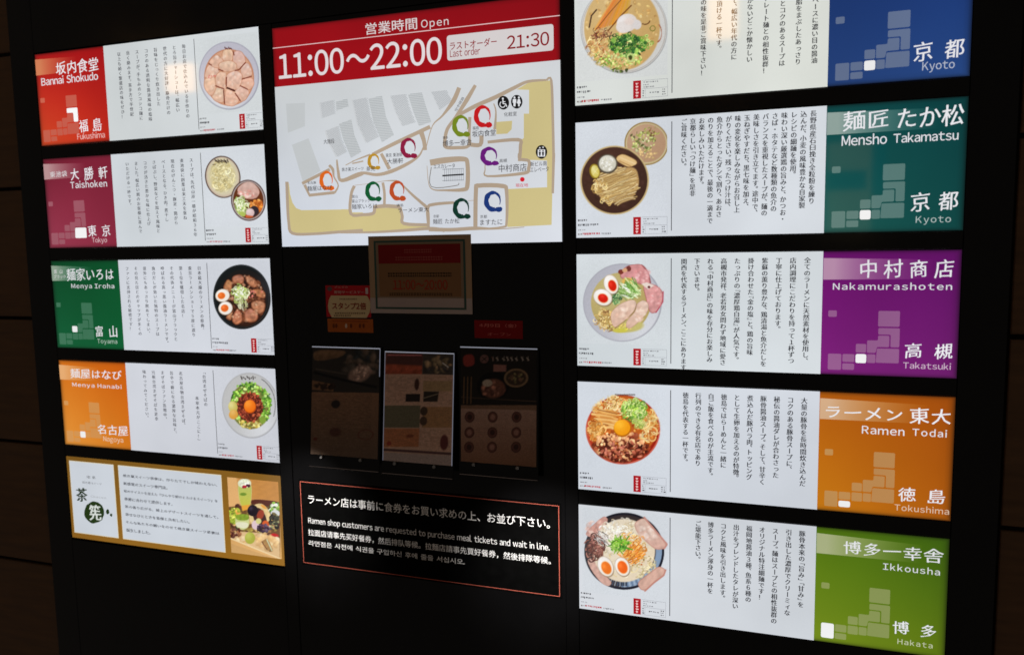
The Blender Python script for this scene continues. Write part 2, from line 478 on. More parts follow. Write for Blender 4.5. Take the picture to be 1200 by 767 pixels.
def small_print(x, y, parent, W_, seed):
    """captions, red tag and table too small to read under each bowl picture"""
    rs = random.Random(seed); ink = Ink(.0012)
    def dashes(x, y, L, h, col, up=0):
        while L > 0:
            w = rs.uniform(.002, .006); ink.rect(x, y, x + w, y + h * rs.uniform(.6, 1), mixc(col, W_, rs.uniform(0, .5)), up); x += w + rs.uniform(.0008, .003); L -= w + .002
    dashes(x + .004, y + .277, .028, .006, (70, 70, 75)); dashes(x + .004, y + .290, .062 if seed in (3, 6) else .04, .007, (50, 50, 55))
    dashes(x + .005, y + .306, .02, .004, (130, 130, 135)); dashes(x + .004, y + .3175, .012, .005, (120, 110, 110))
    dashes(x + .018, y + .316, .052, .0065, (175, 30, 40)); dashes(x + .074, y + .317, .03, .005, (110, 110, 115))
    for a, b, c, d in ((.191, .275, .262, .2758), (.191, .298, .262, .2988), (.191, .322, .262, .3228), (.2613, .275, .262, .3228), (.2, .2988, .2006, .3228)):
        ink.rect(x + a, y + b, x + c, y + d, (140, 142, 150))
    dashes(x + .195, y + .279, .04, .0035, (110, 110, 115)); dashes(x + .195, y + .286, .012, .0035, (110, 110, 115)); dashes(x + .195, y + .292, .03, .0035, (110, 110, 115))
    for r in range(3):
        dashes(x + .1925, y + .302 + r * .0065, .004, .004, (90, 90, 95)); dashes(x + .247, y + .302 + r * .0065, .008, .004, (90, 90, 95))
    dashes(x + .212, y + .308, .025, .004, (90, 90, 95))
    ink.build('price_table', M_LIT, parent, True)
    t = Ink(.0012); t.rect(x + .166, y + .2745, x + .188, y + .3235, (168, 18, 30)); t.build('red_tag', M_LIT, parent)
    t = Ink(.0015)
    for r in range(5):
        for q in range(2): t.rect(x + .1725 + q * .001, y + .281 + r * .0082, x + .1725 + rs.uniform(.006, .0095), y + .281 + r * .0082 + (.0018 if q else .0011) + q * .002, (238, 200, 198), .0001 * q)
        t.rect(x + .1755, y + .281 + r * .0082, x + .177, y + .2875 + r * .0082, (238, 200, 198), .0002)
    t.build('tag_lettering', M_LIT, parent, True)

def ramen_panel(side, row, label, cols, hl, names, texts, white, white2, seed, hlc=(236, 236, 236)):
    """side L: name field left, picture right; side R: picture left, name field right"""
    y = row * PT; L = side == 'L'
    x0, x1 = (X0L, X1L) if L else (X0R, X1R)
    xn0, xn1 = (X0L, XBL) if L else (XBR, X1R)
    xf0, xf1 = (XBL, X1L) if L else (X0R, XBR)
    t = thing('ramen_lightbox', (x0 + x1) / 2, y + PH, label, 'backlit sign', 'backlit ramen panels in the side columns')
    box('housing', x0, x1, y, y + PH, -0.040, 0.0, M_BLACK, t)
    face = Ink(.0006)
    n = 12
    def wc(k): return mixc(white, white2, k)
    face.raw([(xf0, y + .001), (xf1 - (0 if L is False else .001), y + .001), (xf1 - (0 if L is False else .001), y + PH - .001), (xf0, y + PH - .001)], [(0, 1, 2, 3)], [wc(0), wc(1), wc(1), wc(0)])
    fo = face.build('print_face', M_LIT, t)
    nf = Ink(.0006)
    c00, c10, c11, c01 = cols
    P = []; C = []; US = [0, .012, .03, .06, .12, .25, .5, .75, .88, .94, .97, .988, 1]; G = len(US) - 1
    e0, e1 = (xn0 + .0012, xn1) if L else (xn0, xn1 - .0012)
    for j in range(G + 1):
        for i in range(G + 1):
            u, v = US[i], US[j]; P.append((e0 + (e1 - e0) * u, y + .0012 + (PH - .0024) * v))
            dd = min((u if L else 1 - u) * .32, min(v, 1 - v) * .5); C.append(tuple(q * (1 - .55 * math.exp(-dd / .006)) for q in mixc(mixc(c00, c10, u), mixc(c01, c11, u), v)))  # backlight falloff at the edges and its unevenness put into the print colour
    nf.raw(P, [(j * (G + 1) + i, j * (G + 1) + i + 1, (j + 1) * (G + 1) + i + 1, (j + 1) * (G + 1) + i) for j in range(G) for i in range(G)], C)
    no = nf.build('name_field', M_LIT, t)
    # pale band fading to the right
    b = Ink(.0009); hi = (206, 124, 84) if seed == 1 else (226, 168, 112) if seed == 4 else mixc(c00, (225, 215, 205), .62); bx1 = xn0 + (.26 if not L else .2)
    K = 10; P, C = [], []
    for i in range(K + 1):
        u = i / K; X = xn0 + .0013 + (bx1 - xn0) * u
        P += [(X, y + .019 + .006 * u), (X, y + .076 - .001 * u)]
        k = min(1, max(0, (u - .12) / .88)) ** .8
        cc = mixc(mixc(c00, c10, u * .7), mixc(c01, c11, u * .7), .12)
        C += [mixc(hi, cc, k)] * 2
    b.raw(P, [(2 * i, 2 * i + 2, 2 * i + 3, 2 * i + 1) for i in range(K)], C)
    b.build('pale_band', M_LIT, no)
    ox, oy = xn0 + (-.004 if L else 0), y
    for i, T in enumerate(TILES):
        s = Ink(.0009 if i != hl else .0012)
        cx = sum(p[0] for p in T) / len(T) / .32; cy = .78
        base = mixc(mixc(c00, c10, cx), mixc(c01, c11, cx), cy)
        col = hlc if i == hl else mixc(base, (185, 178, 172), .3 if L else .42)
        PP = rounded(T, .0035) if i != hl else rounded(T, .005)
        s.poly([(ox + p[0], oy + p[1]) for p in PP], col)
        o = s.build('region_tile', M_LIT, no)
    for i, (txt, fr, tl, br, sty) in enumerate(names):
        s = Ink(.0016)
        if sty == 'k': text_fr(s, txt, fr, tl, br, (228, 228, 232), .009, True, 0, lambda k: k.build('name_character', M_LIT, no))
        elif sty == 'ks': text_fr(s, txt, fr, tl, br, (214, 212, 214), .006, True); s.build('small_lettering', M_LIT, no, True)
        elif sty == 'r': text_fr(s, txt, fr, tl, br, (222, 222, 227), .009); s.build('romanised_lettering', M_LIT, no, True)
        else: text_fr(s, txt, fr, tl, br, mixc(c11, (236, 232, 230), .72), .002); s.build('place_lettering', M_LIT, no, True)
    for (txt, x, yt, pitch, sz) in texts:
        s = Ink(.0012)
        vcol(s, txt, x, y + yt, pitch, (sz[0] * 1.1, sz[1] * 1.1), (58, 58, 66) if L else (30, 31, 38), .024 if L else .028)
        s.build('text_column', M_LIT, fo, True)
    s = Ink(.0012); xd = -1.3235 if L else .2735
    s.rect(xd, y + .015, xd + .0022, y + .315, (60, 60, 66)); s.build('divider_line', M_LIT, fo)
    small_print(xd + .002 if L else .001, y, fo, white, seed)
    return t, fo

def cols_(strings, xs, top, pitch, size):
    out = []
    for i, q in enumerate(strings):
        out.append((q, xs[0] + (xs[1] - xs[0]) * i / (max(1, xs[2] - 1)), top, pitch, size))
    return out

ZL1, ZL2, ZL3, ZL4 = Fr(20, 20, 3.75), Fr(20, 160, 3.75), Fr(40, 290, 4), Fr(50, 410, 4)
ZR1, ZR2, ZR3, ZR4, ZR5 = Fr(900, 0, 4.615), Fr(900, 100, 4.04), Fr(900, 280, 4.262), Fr(900, 430, 4.262), Fr(900, 590, 4.335)

l1, f1 = ramen_panel('L', -1, 'backlit ramen panel with bright red name field, top of the left column', [(168, 18, 20), (158, 12, 18), (184, 38, 22), (206, 72, 36)], 2,
    [('坂内食堂', ZL1, (170, 198), (360, 238), 'k'), ('Bannai Shokudo', ZL1, (107, 268), (358, 276), 'r'),
     ('福島', ZL1, (272, 452), (375, 500), 'k'), ('Fukushima', ZL1, (265, 512), (388, 530), 'l')],
    cols_(['毎日お店で仕込んでいる手作りの', 'とろ旨チャーシューは、幅広い', '世代の方に大好評！豚骨だけの', '旨味をじっくり炊き出した', 'コクのある透明な醤油風味の塩味',
           'スープが、手もみのシコシコ麺に', '良く絡みます。喜多方で半世紀', '以上も続く繁盛店の味をぜひ！'], (-1.3660, -1.6470, 8), .027, .0165, (.0145, .0135)),
    (201, 206, 207), (212, 217, 220), 1)
l2, f2 = ramen_panel('L', 0, 'backlit ramen panel with crimson name field, second from top in the left column', [(114, 26, 46), (120, 28, 50), (134, 38, 60), (150, 56, 78)], 4,
    [('大勝軒', ZL2, (235, 138), (400, 187), 'k'), ('東池袋', ZL2, (145, 154), (222, 177), 'ks'), ('Taishoken', ZL2, (235, 198), (397, 220), 'r'),
     ('東京', ZL2, (312, 390), (412, 438), 'k'), ('Tokyo', ZL2, (330, 443), (398, 471), 'l')],
    cols_(['スープは、先代山岸一雄が昭和36年', '東池袋に創業以来工夫を重ね', '現在のげんこつ・豚足・鶏がら', 'ベースとなる、ひき肉、煮干し', 'さばぶし、野菜などを加えて風味と',
           'コクが活きた豊かな味に仕上げ', 'ました。幅広い層のお客様に喜んで', 'いただける一杯です。'], (-1.3630, -1.6430, 8), .030, .0163, (.0145, .0132)),
    (203, 209, 214), (211, 216, 221), 2)
l3, f3 = ramen_panel('L', 1, 'backlit ramen panel with dark green name field, middle of the left column', [(0, 70, 36), (0, 76, 38), (4, 88, 46), (12, 92, 54)], 5,
    [('麺家いろは', ZL3, (152, 97), (375, 157), 'k'), ('富山', ZL3, (94, 102), (135, 121), 'ks'), ('ブラック', ZL3, (94, 127), (150, 145), 'ks'), ('Menya Iroha', ZL3, (175, 168), (378, 197), 'r'),
     ('富山', ZL3, (288, 364), (392, 420), 'k'), ('Toyama', ZL3, (297, 427), (392, 456), 'l')],
    cols_(['日本最大級のラーメンの祭典、', '東京ラーメンショーで５度に渡り', '第１位を獲得した名店！', 'その代表メニューが富山ブラックと', '呼ばれる真っ黒い醤油ラーメンです。',
           '魚介だしが効いた独特のスープは', '意外にもあっさり飲めてしまい、', 'その見た目とのギャップが多くの', 'ファンに支持される秘密です！'], (-1.3560, -1.6760, 9), .024, .0168, (.0145, .0135)),
    (203, 207, 215), (206, 210, 218), 3)
l4, f4 = ramen_panel('L', 2, 'backlit ramen panel with orange name field in the left column', [(212, 112, 22), (196, 88, 8), (208, 118, 26), (230, 150, 58)], 6,
    [('麺屋はなび', ZL4, (130, 85), (373, 143), 'k'), ('Menya Hanabi', ZL4, (140, 150), (372, 187), 'r'),
     ('名古屋', ZL4, (258, 346), (402, 404), 'k'), ('Nagoya', ZL4, (285, 402), (380, 440), 'l')],
    [('「台湾まぜそばの', -1.3620, .021, .0166, (.0145, .0135)), ('本家本元がここに！」', -1.3985, .110, .0172, (.0145, .0135)), ('名古屋名物台湾まぜそば。', -1.4640, .023, .0172, (.0145, .0135)),
     ('旨辛で癖になる濃厚な旨味と、', -1.5050, .023, .0172, (.0145, .0135)), ('まぜそばファン急増中。', -1.5460, .023, .0172, (.0145, .0135)), ('元祖台湾まぜそばを是非', -1.5870, .023, .0172, (.0145, .0135)),
     ('味わってみてください。', -1.6290, .023, .0172, (.0145, .0135))],
    (203, 206, 214), (200, 203, 211), 4)
r1, g1 = ramen_panel('R', -1, 'backlit ramen panel with blue name field, topmost of the right column', [(20, 48, 104), (16, 46, 108), (36, 70, 130), (32, 62, 118)], 6,
    [('京都', ZR1, (790, 232), (1058, 315), 'k'), ('Kyoto', ZR1, (835, 338), (1008, 383), 'l')],
    [(a, x, yb + PT - n * .0168, .0168, (.0145, .0150)) for a, n, x, yb in (
        ('鶏がらベースに濃い目の醤油', 13, .640, -.108), ('背脂をまぶしたあっさり', 11, .600, -.108), ('とコクのあるスープは', 10, .560, -.108), ('ストレート麺との相性抜群！', 13, .519, -.092),
        ('懐かないどこか懐かしい', 11, .478, -.125), ('て、幅広い年代の方に', 9.6, .438, -.135), ('お召し頂ける一杯です。', 10.6, .399, -.165), ('この味を是非ご賞味下さい！', 13, .358, -.100))],
    (212, 216, 213), (216, 219, 212), 5)
r2, g2 = ramen_panel('R', 0, 'backlit ramen panel with teal name field, second from top in the right column', [(4, 70, 70), (0, 60, 62), (6, 68, 66), (22, 86, 80)], 6,
    [('麺匠', ZR2, (357, 126), (568, 208), 'k'), ('たか松', ZR2, (617, 108), (925, 190), 'k'), ('Mensho', ZR2, (350, 237), (562, 277), 'r'), ('Takamatsu', ZR2, (595, 228), (900, 258), 'r'),
     ('京都', ZR2, (678, 508), (897, 593), 'k'), ('Kyoto', ZR2, (700, 620), (865, 657), 'l')],
    cols_(['長野県産石臼挽き全粒粉を練り', '込んだ、小麦の風味豊かな自家製', 'レシピの細麺を使用。', '味わい深い厳選鶏の旨みと、かつお・', 'さば・ホタテなど数種類の魚介の', 'バランスを重視したスープが、麺の',
           '美味しさを引き立てます。途中で、', '玉ねぎやすだち、黒七味を加え、', '味の変化を楽しみながらお召し上', 'がりください。残ったつけ汁は、', '魚介からとったダシで割り、あおさ', 'のりを加えることで、最後の一滴まで',
           'お楽しみいただけます。', '京都らしい「つけ麺」を是非', 'ご賞味ください。'], (.6410, .3080, 15), .010, .0174, (.0150, .0160)),
    (206, 211, 218), (210, 215, 221), 6)
r3, g3 = ramen_panel('R', 1, 'backlit ramen panel with purple name field, middle of the right column', [(104, 10, 104), (94, 12, 98), (104, 24, 102), (122, 30, 118)], 6,
    [('中村商店', ZR3, (462, 101), (925, 196), 'k'), ('Nakamurashoten', ZR3, (325, 218), (918, 254), 'r'), ('高槻', ZR3, (685, 517), (918, 601), 'k'), ('Takatsuki', ZR3, (675, 612), (912, 652), 'l')],
    cols_(['全てのラーメンに天然素材を使用し、', '店内調理にこだわりを持って1杯ずつ', '丁寧に仕上げております。', '紫蘇の薫り豊かな、鶏清湯と魚介だしを', '掛け合わせた『金の塩』と、鶏の旨味', 'たっぷりの『濃厚鶏白湯』が人気です。',
           '高槻市発祥、老若男女問わず地域に愛さ', 'れる「中村商店」の味を存分にお楽しみ', '下さいませ。', '関西を代表するラーメン、ここにあります。'], (.6345, .3100, 10), .016, .0170, (.0155, .0155)),
    (203, 210, 214), (208, 214, 218), 7)
r4, g4 = ramen_panel('R', 2, 'backlit ramen panel with amber name field, second from bottom in the right column', [(174, 88, 8), (154, 72, 6), (170, 88, 8), (198, 120, 16)], 10,
    [('ラーメン', ZR4, (290, 190), (668, 272), 'k'), ('東大', ZR4, (710, 200), (910, 290), 'k'), ('Ramen', ZR4, (470, 291), (680, 342), 'r'), ('Todai', ZR4, (722, 303), (892, 350), 'r'),
     ('徳島', ZR4, (652, 595), (882, 686), 'k'), ('Tokushima', ZR4, (632, 680), (903, 735), 'l')],
    cols_(['大量の豚骨を長時間炊き込んだ', 'コクのある豚骨スープに、', '秘伝の醤油ダレが合わさった', '豚骨醤油スープ。そして、甘辛く', '煮込んだ豚バラ肉、トッピング', 'として生卵を加えるのが特徴。', '徳島ではらーめんと一緒に',
           '白ご飯を食べるのが主流です。', '行列のできる有名店であり', '徳島を代表する一杯です。'], (.6345, .3170, 10), .019, .0178, (.0155, .0165)),
    (206, 212, 220), (203, 208, 216), 8)
r5, g5 = ramen_panel('R', 3, 'backlit ramen panel with lime green name field, bottom of the right column', [(80, 116, 12), (60, 96, 12), (92, 116, 14), (114, 138, 26)], 8,
    [('博多一幸舎', ZR5, (385, 182), (890, 304), 'k'), ('Ikkousha', ZR5, (585, 297), (872, 362), 'r'), ('博多', ZR5, (635, 588), (852, 684), 'k'), ('Hakata', ZR5, (658, 680), (835, 732), 'l')],
    cols_(['豚骨本来の「旨み」「甘み」を', '引き出した濃厚でクリーミィな', 'スープ。麺はスープとの相性抜群の', 'オリジナル特注細麺です！', '福岡地醤油３種、魚系６種の', '出汁をブレンドしたタレが深い', 'コクと風味を引き出します。', '博多ラーメン渾身の一杯を',
           'ご堪能下さい。'], (.6370, .3550, 9), .016, .0180, (.0155, .0165)),
    (210, 214, 220), (204, 209, 215), 9)

# ---- bowl pictures
ND = [(222, 196, 130), (206, 170, 100), (236, 214, 160), (190, 150, 80)]
GR = [(96, 150, 50), (140, 180, 80), (60, 110, 40), (180, 205, 120), (40, 84, 40)]
def cv(fr, x0, y0, x1, y1, seed, bgc=WHITE, n=560):
    return Cv(fr, x0, y0, x1, y1, int((x1 - x0) * n), int((y1 - y0) * n), bgc, seed)
# upper right: clear broth, bamboo shoots, egg, spring onion
f = Fr(672, 0, 5.9); c = cv(f, .008, -.374, .262, -.112, 11, (210, 213, 212))
c.ell(350, 205, 300, 305, (150, 150, 150), 0, 5); c.ell(350, 203, 296, 301, (204, 203, 200), 0, 5, hi=(216, 216, 214)); c.ring(350, 203, 288, 293, 5, (160, 150, 140), 0, 4, .7)
c.ell(336, 195, 262, 292, (196, 160, 100), 0, 10, hi=(206, 176, 122)); c.clip = np.clip(1.12 - np.sqrt(((c.U - 336) / 262) ** 2 + ((c.V - 195) / 292) ** 2), 0, .1) * 10
c.scatter(160, 336, 200, 250, 280, [(186, 146, 84), (212, 176, 112), (170, 126, 70), (222, 192, 140)], (6, 16), a=.6)
c.scatter(90, 180, 350, 100, 110, ND + [(200, 140, 90), (150, 90, 50)], (8, 15), 'arc'); c.scatter(40, 200, 420, 130, 60, ND + GR[:2], (6, 10), 'arc')
for i in range(13): c.line([(150 + i * 17, 205 - i * 5), (205 + i * 15, 110 - i * 6), (300 + i * 8, -40)], 13, (222 - i * 3 % 20, 165 - (i * 37) % 40, 85 - (i * 17) % 40), 4)
c.line([(240, 215), (330, 110), (400, 40)], 9, (120, 70, 34), 4); c.line([(150, 215), (250, 90), (330, 0)], 6, (130, 80, 40), 4)
c.scatter(26, 190, 240, 70, 40, [(120, 70, 50), (160, 110, 80), (90, 50, 40)], (6, 12), 'arc'); c.line([(110, 190), (125, 110), (160, 70)], 10, (70, 48, 36), 4)
c.ell(370, 160, 72, 62, (216, 206, 200), -20, 6, hi=(232, 226, 224)); c.ell(345, 190, 50, 40, (222, 214, 210), 0, 6); c.ell(440, 172, 30, 34, (214, 208, 206), 0, 6); c.ell(385, 150, 34, 24, (226, 204, 194), 0, 12, .5)
c.ring(495, 140, 34, 30, 8, (110, 70, 40), 0, 3, 1, 10, 130); c.ring(548, 198, 18, 18, 6, (120, 120, 50)); c.ring(580, 230, 30, 60, 6, (160, 90, 60), 0, 3, 1, -70, 90)
c.scatter(150, 380, 320, 125, 75, GR, (8, 17), elong=1.8); c.scatter(60, 350, 300, 110, 70, [(60, 110, 50), (30, 70, 36), (120, 165, 70)], (8, 14), 'ring')
c.scatter(70, 330, 420, 150, 50, [(160, 178, 90), (190, 200, 130), (110, 140, 60), (200, 190, 120)], (7, 13)); c.scatter(14, 320, 485, 60, 14, [(50, 60, 30), (90, 110, 40)], (6, 12))
c.ring(395, 400, 22, 26, 11, (190, 205, 130)); c.ell(395, 400, 12, 16, (60, 70, 30)); c.scatter(24, 500, 300, 50, 60, GR, (6, 12), 'ring')
c.build('bowl_picture', .0009, M_LIT, g1)
# lower left in the teal panel: noodles in a dark bowl with a dipping bowl
f = Fr(660, 110, 4.262); c = cv(f, .006, .004, .262, .272, 12, (208, 213, 220))
c.ell(416, 248, 110, 108, (148, 120, 70), 0, 3); c.ell(416, 248, 104, 102, (196, 180, 140), 0, 3); c.ell(416, 247, 97, 95, (178, 142, 112), 0, 4, hi=(190, 156, 128))
c.scatter(90, 395, 235, 62, 60, [(150, 150, 80), (176, 180, 110), (110, 120, 60), (200, 200, 150), (90, 90, 50)], (4, 10), elong=2.5); c.scatter(20, 440, 190, 40, 24, [(150, 150, 80), (110, 80, 50)], (4, 9)); c.scatter(20, 420, 300, 50, 26, [(190, 160, 110)], (4, 9))
c.ell(257, 431, 172, 172, (196, 172, 122), 0, 3); c.ell(257, 431, 164, 165, (62, 38, 30), 0, 4, hi=(78, 50, 40)); c.scatter(40, 257, 431, 150, 150, [(66, 40, 32), (50, 30, 24)], (10, 26), a=.4, soft=8)
c.poly([(270, 310), (300, 298), (365, 330), (372, 350), (330, 370), (290, 350), (262, 330)], (220, 186, 130), 4, edge=(150, 110, 60), rnd=1); c.line([(285, 318), (360, 350)], 6, (232, 204, 156), 4); c.line([(280, 335), (340, 362)], 4, (170, 126, 70), 3)
c.poly([(150, 440), (205, 400), (290, 370), (365, 365), (382, 440), (365, 495), (300, 530), (225, 552), (185, 520), (160, 470)], (186, 150, 96), 6, rnd=1)
for i in range(230):
    u = c.r.uniform(-1, 1); L = c.r.uniform(60, 150); xm = 262 + c.r.uniform(-60, 60); ym = 462 + u * 82
    dx = L / 2; dy = -.36 * dx; bow = c.r.uniform(-9, 9)
    P = [(xm - dx, ym - dy), (xm - dx * .4, ym - dy * .4 + bow), (xm + dx * .4, ym + dy * .4 + bow), (xm + dx, ym + dy)]
    if any(((p[0] - 268) / 124) ** 2 + ((p[1] - 458) / 98) ** 2 > 1 for p in P): continue
    c.line([(p[0] + 1, p[1] + 3) for p in P], 5, (136, 100, 58), 3, .5)
    c.line(P, 4.5, (np.array(ND[c.r.randint(4)]) * .7 + np.array([216, 190, 146]) * .3) * c.r.uniform(.88, 1.05), 2.5)
c.scatter(40, 180, 462, 36, 34, ND, (5, 8), 'arc'); c.scatter(10, 205, 530, 30, 22, ND, (6, 9), 'arc')
c.ell(158, 387, 26, 37, (150, 124, 30), -10, 3); c.ell(160, 387, 20, 31, (214, 196, 96), -10, 4, hi=(230, 220, 150)); c.line([(148, 375), (172, 400)], 2, (240, 230, 170), 2); c.line([(172, 372), (150, 402)], 2, (240, 230, 170), 2)
c.ell(222, 350, 51, 49, (84, 74, 60), 0, 3); c.ell(222, 348, 43, 41, (204, 200, 184), 0, 5, hi=(222, 220, 210)); c.scatter(60, 222, 348, 34, 32, [(214, 210, 196), (190, 186, 168), (226, 224, 216)], (4, 8), a=.7)
c.build('bowl_picture', .0009, M_LIT, g2)
# purple panel: grey bowl, two egg halves, ham and chicken
f = Fr(672, 295, 5.474); c = cv(f, .010, .386, .266, .640, 13, (206, 212, 216))
c.ell(315, 325, 252, 250, (152, 152, 162), 0, 4); c.ell(312, 325, 247, 246, (172, 172, 182), 0, 12, hi=(206, 208, 214), hip=(.6, .6), hs=1.1)
c.ell(305, 325, 192, 192, (176, 156, 96), 0, 5, hi=(190, 176, 120)); c.ell(330, 470, 120, 46, (190, 180, 110), 0, 10)
c.scatter(110, 215, 430, 80, 68, ND + [(170, 130, 80), (140, 100, 60)], (6, 12), 'arc'); c.scatter(50, 310, 480, 60, 22, [(196, 184, 80), (180, 160, 90)], (5, 10)); c.ell(300, 505, 46, 14, (200, 192, 70), 0, 6, .8)
c.poly([(300, 130), (345, 85), (440, 75), (480, 120), (498, 205), (450, 215), (380, 190), (300, 170)], (206, 142, 142), 4, edge=(140, 70, 70), ew=6, tex=.06, rnd=1)
c.ell(305, 128, 18, 16, (120, 50, 40)); c.ell(355, 108, 16, 18, (110, 50, 44)); c.ell(330, 118, 16, 13, (210, 160, 120)); c.line([(440, 85), (480, 130), (496, 200)], 7, (150, 76, 78), 4)
c.scatter(26, 440, 150, 44, 50, [(216, 160, 160), (196, 126, 126), (224, 176, 172)], (8, 18), a=.5, soft=6)
c.poly([(440, 200), (520, 205), (576, 250), (575, 320), (535, 390), (490, 395), (470, 320)], (210, 150, 148), 4, edge=(160, 84, 84), ew=7, tex=.06, rnd=1); c.line([(576, 255), (574, 320), (530, 388)], 7, (176, 70, 90), 4); c.scatter(16, 530, 290, 34, 70, [(222, 166, 164), (200, 130, 130)], (8, 18), a=.5, soft=6)
c.poly([(435, 205), (470, 195), (520, 215), (480, 240)], (226, 210, 200), 4); c.ell(485, 226, 9, 8, (90, 30, 30)); c.ell(350, 195, 40, 30, (216, 176, 90), 0, 8)
c.scatter(110, 340, 250, 70, 46, [(206, 220, 176), (150, 180, 110), (232, 238, 220), (110, 150, 70)], (8, 12), 'str', rot=25); c.scatter(36, 380, 225, 36, 40, [(190, 210, 150), (110, 156, 70)], (8, 13), 'str', rot=50); c.scatter(30, 276, 300, 28, 26, [(60, 104, 66), (110, 150, 90), (170, 196, 140)], (8, 14), 'ring')
c.poly([(235, 390), (300, 330), (385, 300), (408, 330), (395, 375), (330, 440), (265, 490), (245, 460)], (222, 192, 174), 3, col2=(212, 176, 156), edge=(176, 140, 118), tex=.04, rnd=1)
c.poly([(405, 330), (450, 305), (484, 330), (480, 385), (420, 450), (360, 498), (335, 480), (340, 440), (400, 380)], (222, 194, 178), 3, col2=(210, 174, 154), edge=(166, 130, 106), tex=.04, rnd=1)
c.line([(405, 335), (392, 380), (330, 445), (265, 492)], 4, (120, 84, 60), 4, .7); c.scatter(16, 310, 395, 50, 46, [(224, 192, 176), (206, 166, 146)], (10, 20), a=.45, soft=8); c.scatter(16, 420, 390, 40, 50, [(224, 192, 176), (206, 166, 146)], (10, 20), a=.45, soft=8)
c.egg(242, 208, 46, 64, -18, (206, 30, 10), .55, (8, 8)); c.egg(188, 291, 63, 52, 28, (206, 26, 12), .52, (2, 6))
c.build('bowl_picture', .0009, M_LIT, g3)
# amber panel: red broth, bamboo, raw yolk, pork
f = Fr(672, 445, 5.68); c = cv(f, .010, .770, .262, 1.016, 14, (205, 211, 219))
c.ell(330, 330, 248, 230, (196, 90, 70), 0, 4); c.ell(330, 325, 240, 224, (150, 30, 14), 0, 5, hi=(200, 80, 50), hip=(-1, 0), hs=.5); c.ell(330, 315, 226, 210, (186, 92, 30), 0, 8)
c.clip = np.clip(1.1 - np.sqrt(((c.U - 330) / 232) ** 2 + ((c.V - 318) / 220) ** 2), 0, .1) * 10
c.scatter(150, 330, 310, 215, 195, [(206, 128, 50), (184, 92, 30), (222, 160, 80), (150, 60, 20)], (8, 20), a=.7); c.scatter(100, 230, 170, 120, 60, ND + [(226, 170, 100), (230, 200, 150)], (8, 14), 'arc')
for i in range(15): a_ = i * 1.0; c.line([(120 + (i * 29) % 70, 170 + i * 11), (190 + (i * 17) % 60, 200 + i * 8), (255 + (i * 31) % 50, 205 + i * 9)], 15, ((228, 172, 96), (206, 138, 66), (236, 190, 120))[i % 3], 5)
c.line([(160, 195), (290, 225)], 5, (130, 60, 20), 4); c.line([(120, 270), (230, 300)], 5, (130, 60, 20), 4)
c.scatter(90, 150, 340, 50, 60, [(214, 150, 70), (190, 120, 50), (226, 180, 110)], (8, 14), 'arc'); c.scatter(60, 510, 300, 55, 90, ND + [(214, 150, 70), (190, 110, 50)], (10, 16), 'arc')
c.ring(520, 345, 38, 34, 9, (232, 196, 130), 0, 3, 1, 150, 400); c.ring(525, 375, 24, 30, 8, (226, 180, 110), 0, 3, 1, 0, 200)
c.scatter(150, 405, 200, 80, 75, [(150, 186, 70), (180, 208, 110), (110, 150, 50), (206, 222, 150), (84, 120, 40)], (8, 16), 'ring'); c.scatter(90, 400, 210, 78, 72, [(156, 190, 76), (196, 214, 130), (96, 140, 50)], (6, 12)); c.scatter(30, 440, 285, 45, 30, [(160, 180, 80), (196, 200, 120)], (7, 13), 'ring')
c.scatter(90, 310, 465, 195, 85, [(96, 34, 18), (70, 22, 12), (120, 48, 24)], (16, 30), soft=5)
c.scatter(150, 320, 445, 180, 90, [(150, 74, 44), (176, 100, 64), (120, 50, 30), (200, 136, 92), (90, 32, 18), (214, 158, 110), (70, 24, 14)], (9, 22), elong=2.4); c.scatter(46, 320, 400, 170, 60, [(228, 178, 130), (214, 150, 104)], (8, 16), elong=1.6)
c.scatter(50, 340, 480, 170, 60, [(80, 24, 14), (60, 18, 10)], (8, 16), elong=3); c.scatter(36, 330, 470, 150, 60, [(190, 112, 90), (150, 76, 56)], (10, 18), elong=3, soft=4)
c.ell(326, 322, 58, 56, (180, 100, 10), 0, 4); c.ell(324, 315, 54, 52, (236, 150, 16), 0, 5, hi=(250, 184, 50))
c.clip[:] = 1
for i in range(9): c.line([(280 + i * 15, 96 + i % 2), (288 + i * 15, 98)], 8, (80, 60, 50), 3, .8)
c.build('bowl_picture', .0009, M_LIT, g4)
# green panel: white broth, egg halves, pork slices hanging over a dark bowl
f = Fr(672, 590, 5.9); c = cv(f, .010, 1.140, .268, 1.405, 15, (207, 212, 218))
c.ell(352, 325, 276, 266, (28, 28, 38), 0, 4); c.ell(352, 325, 262, 250, (52, 44, 44), 0, 8); c.ring(352, 325, 240, 228, 42, (128, 150, 176), 0, 8, 1, -12, 95)
c.ring(352, 325, 238, 226, 30, (44, 50, 64), 0, 3, .9, 85, 102); c.ring(352, 325, 268, 258, 14, (24, 26, 40), 0, 4, 1, -20, 110)
for i in range(18): c.ring(352, 325, 240, 228, 40, (70, 90, 120) if i % 2 else (176, 190, 206), 0, 3, .6, 48 + i * 4, 50 + i * 4)
c.poly([(75, 205), (150, 130), (215, 78), (245, 110), (200, 175), (120, 235)], (198, 150, 138), 4, edge=(172, 118, 106), tex=.06, rnd=1); c.scatter(26, 150, 160, 60, 50, [(214, 172, 160), (186, 132, 118)], (10, 20), a=.5, soft=6)
c.poly([(90, 380), (150, 370), (200, 470), (270, 540), (245, 572), (190, 545), (125, 460)], (206, 164, 150), 4, edge=(180, 130, 116), tex=.06, rnd=1)
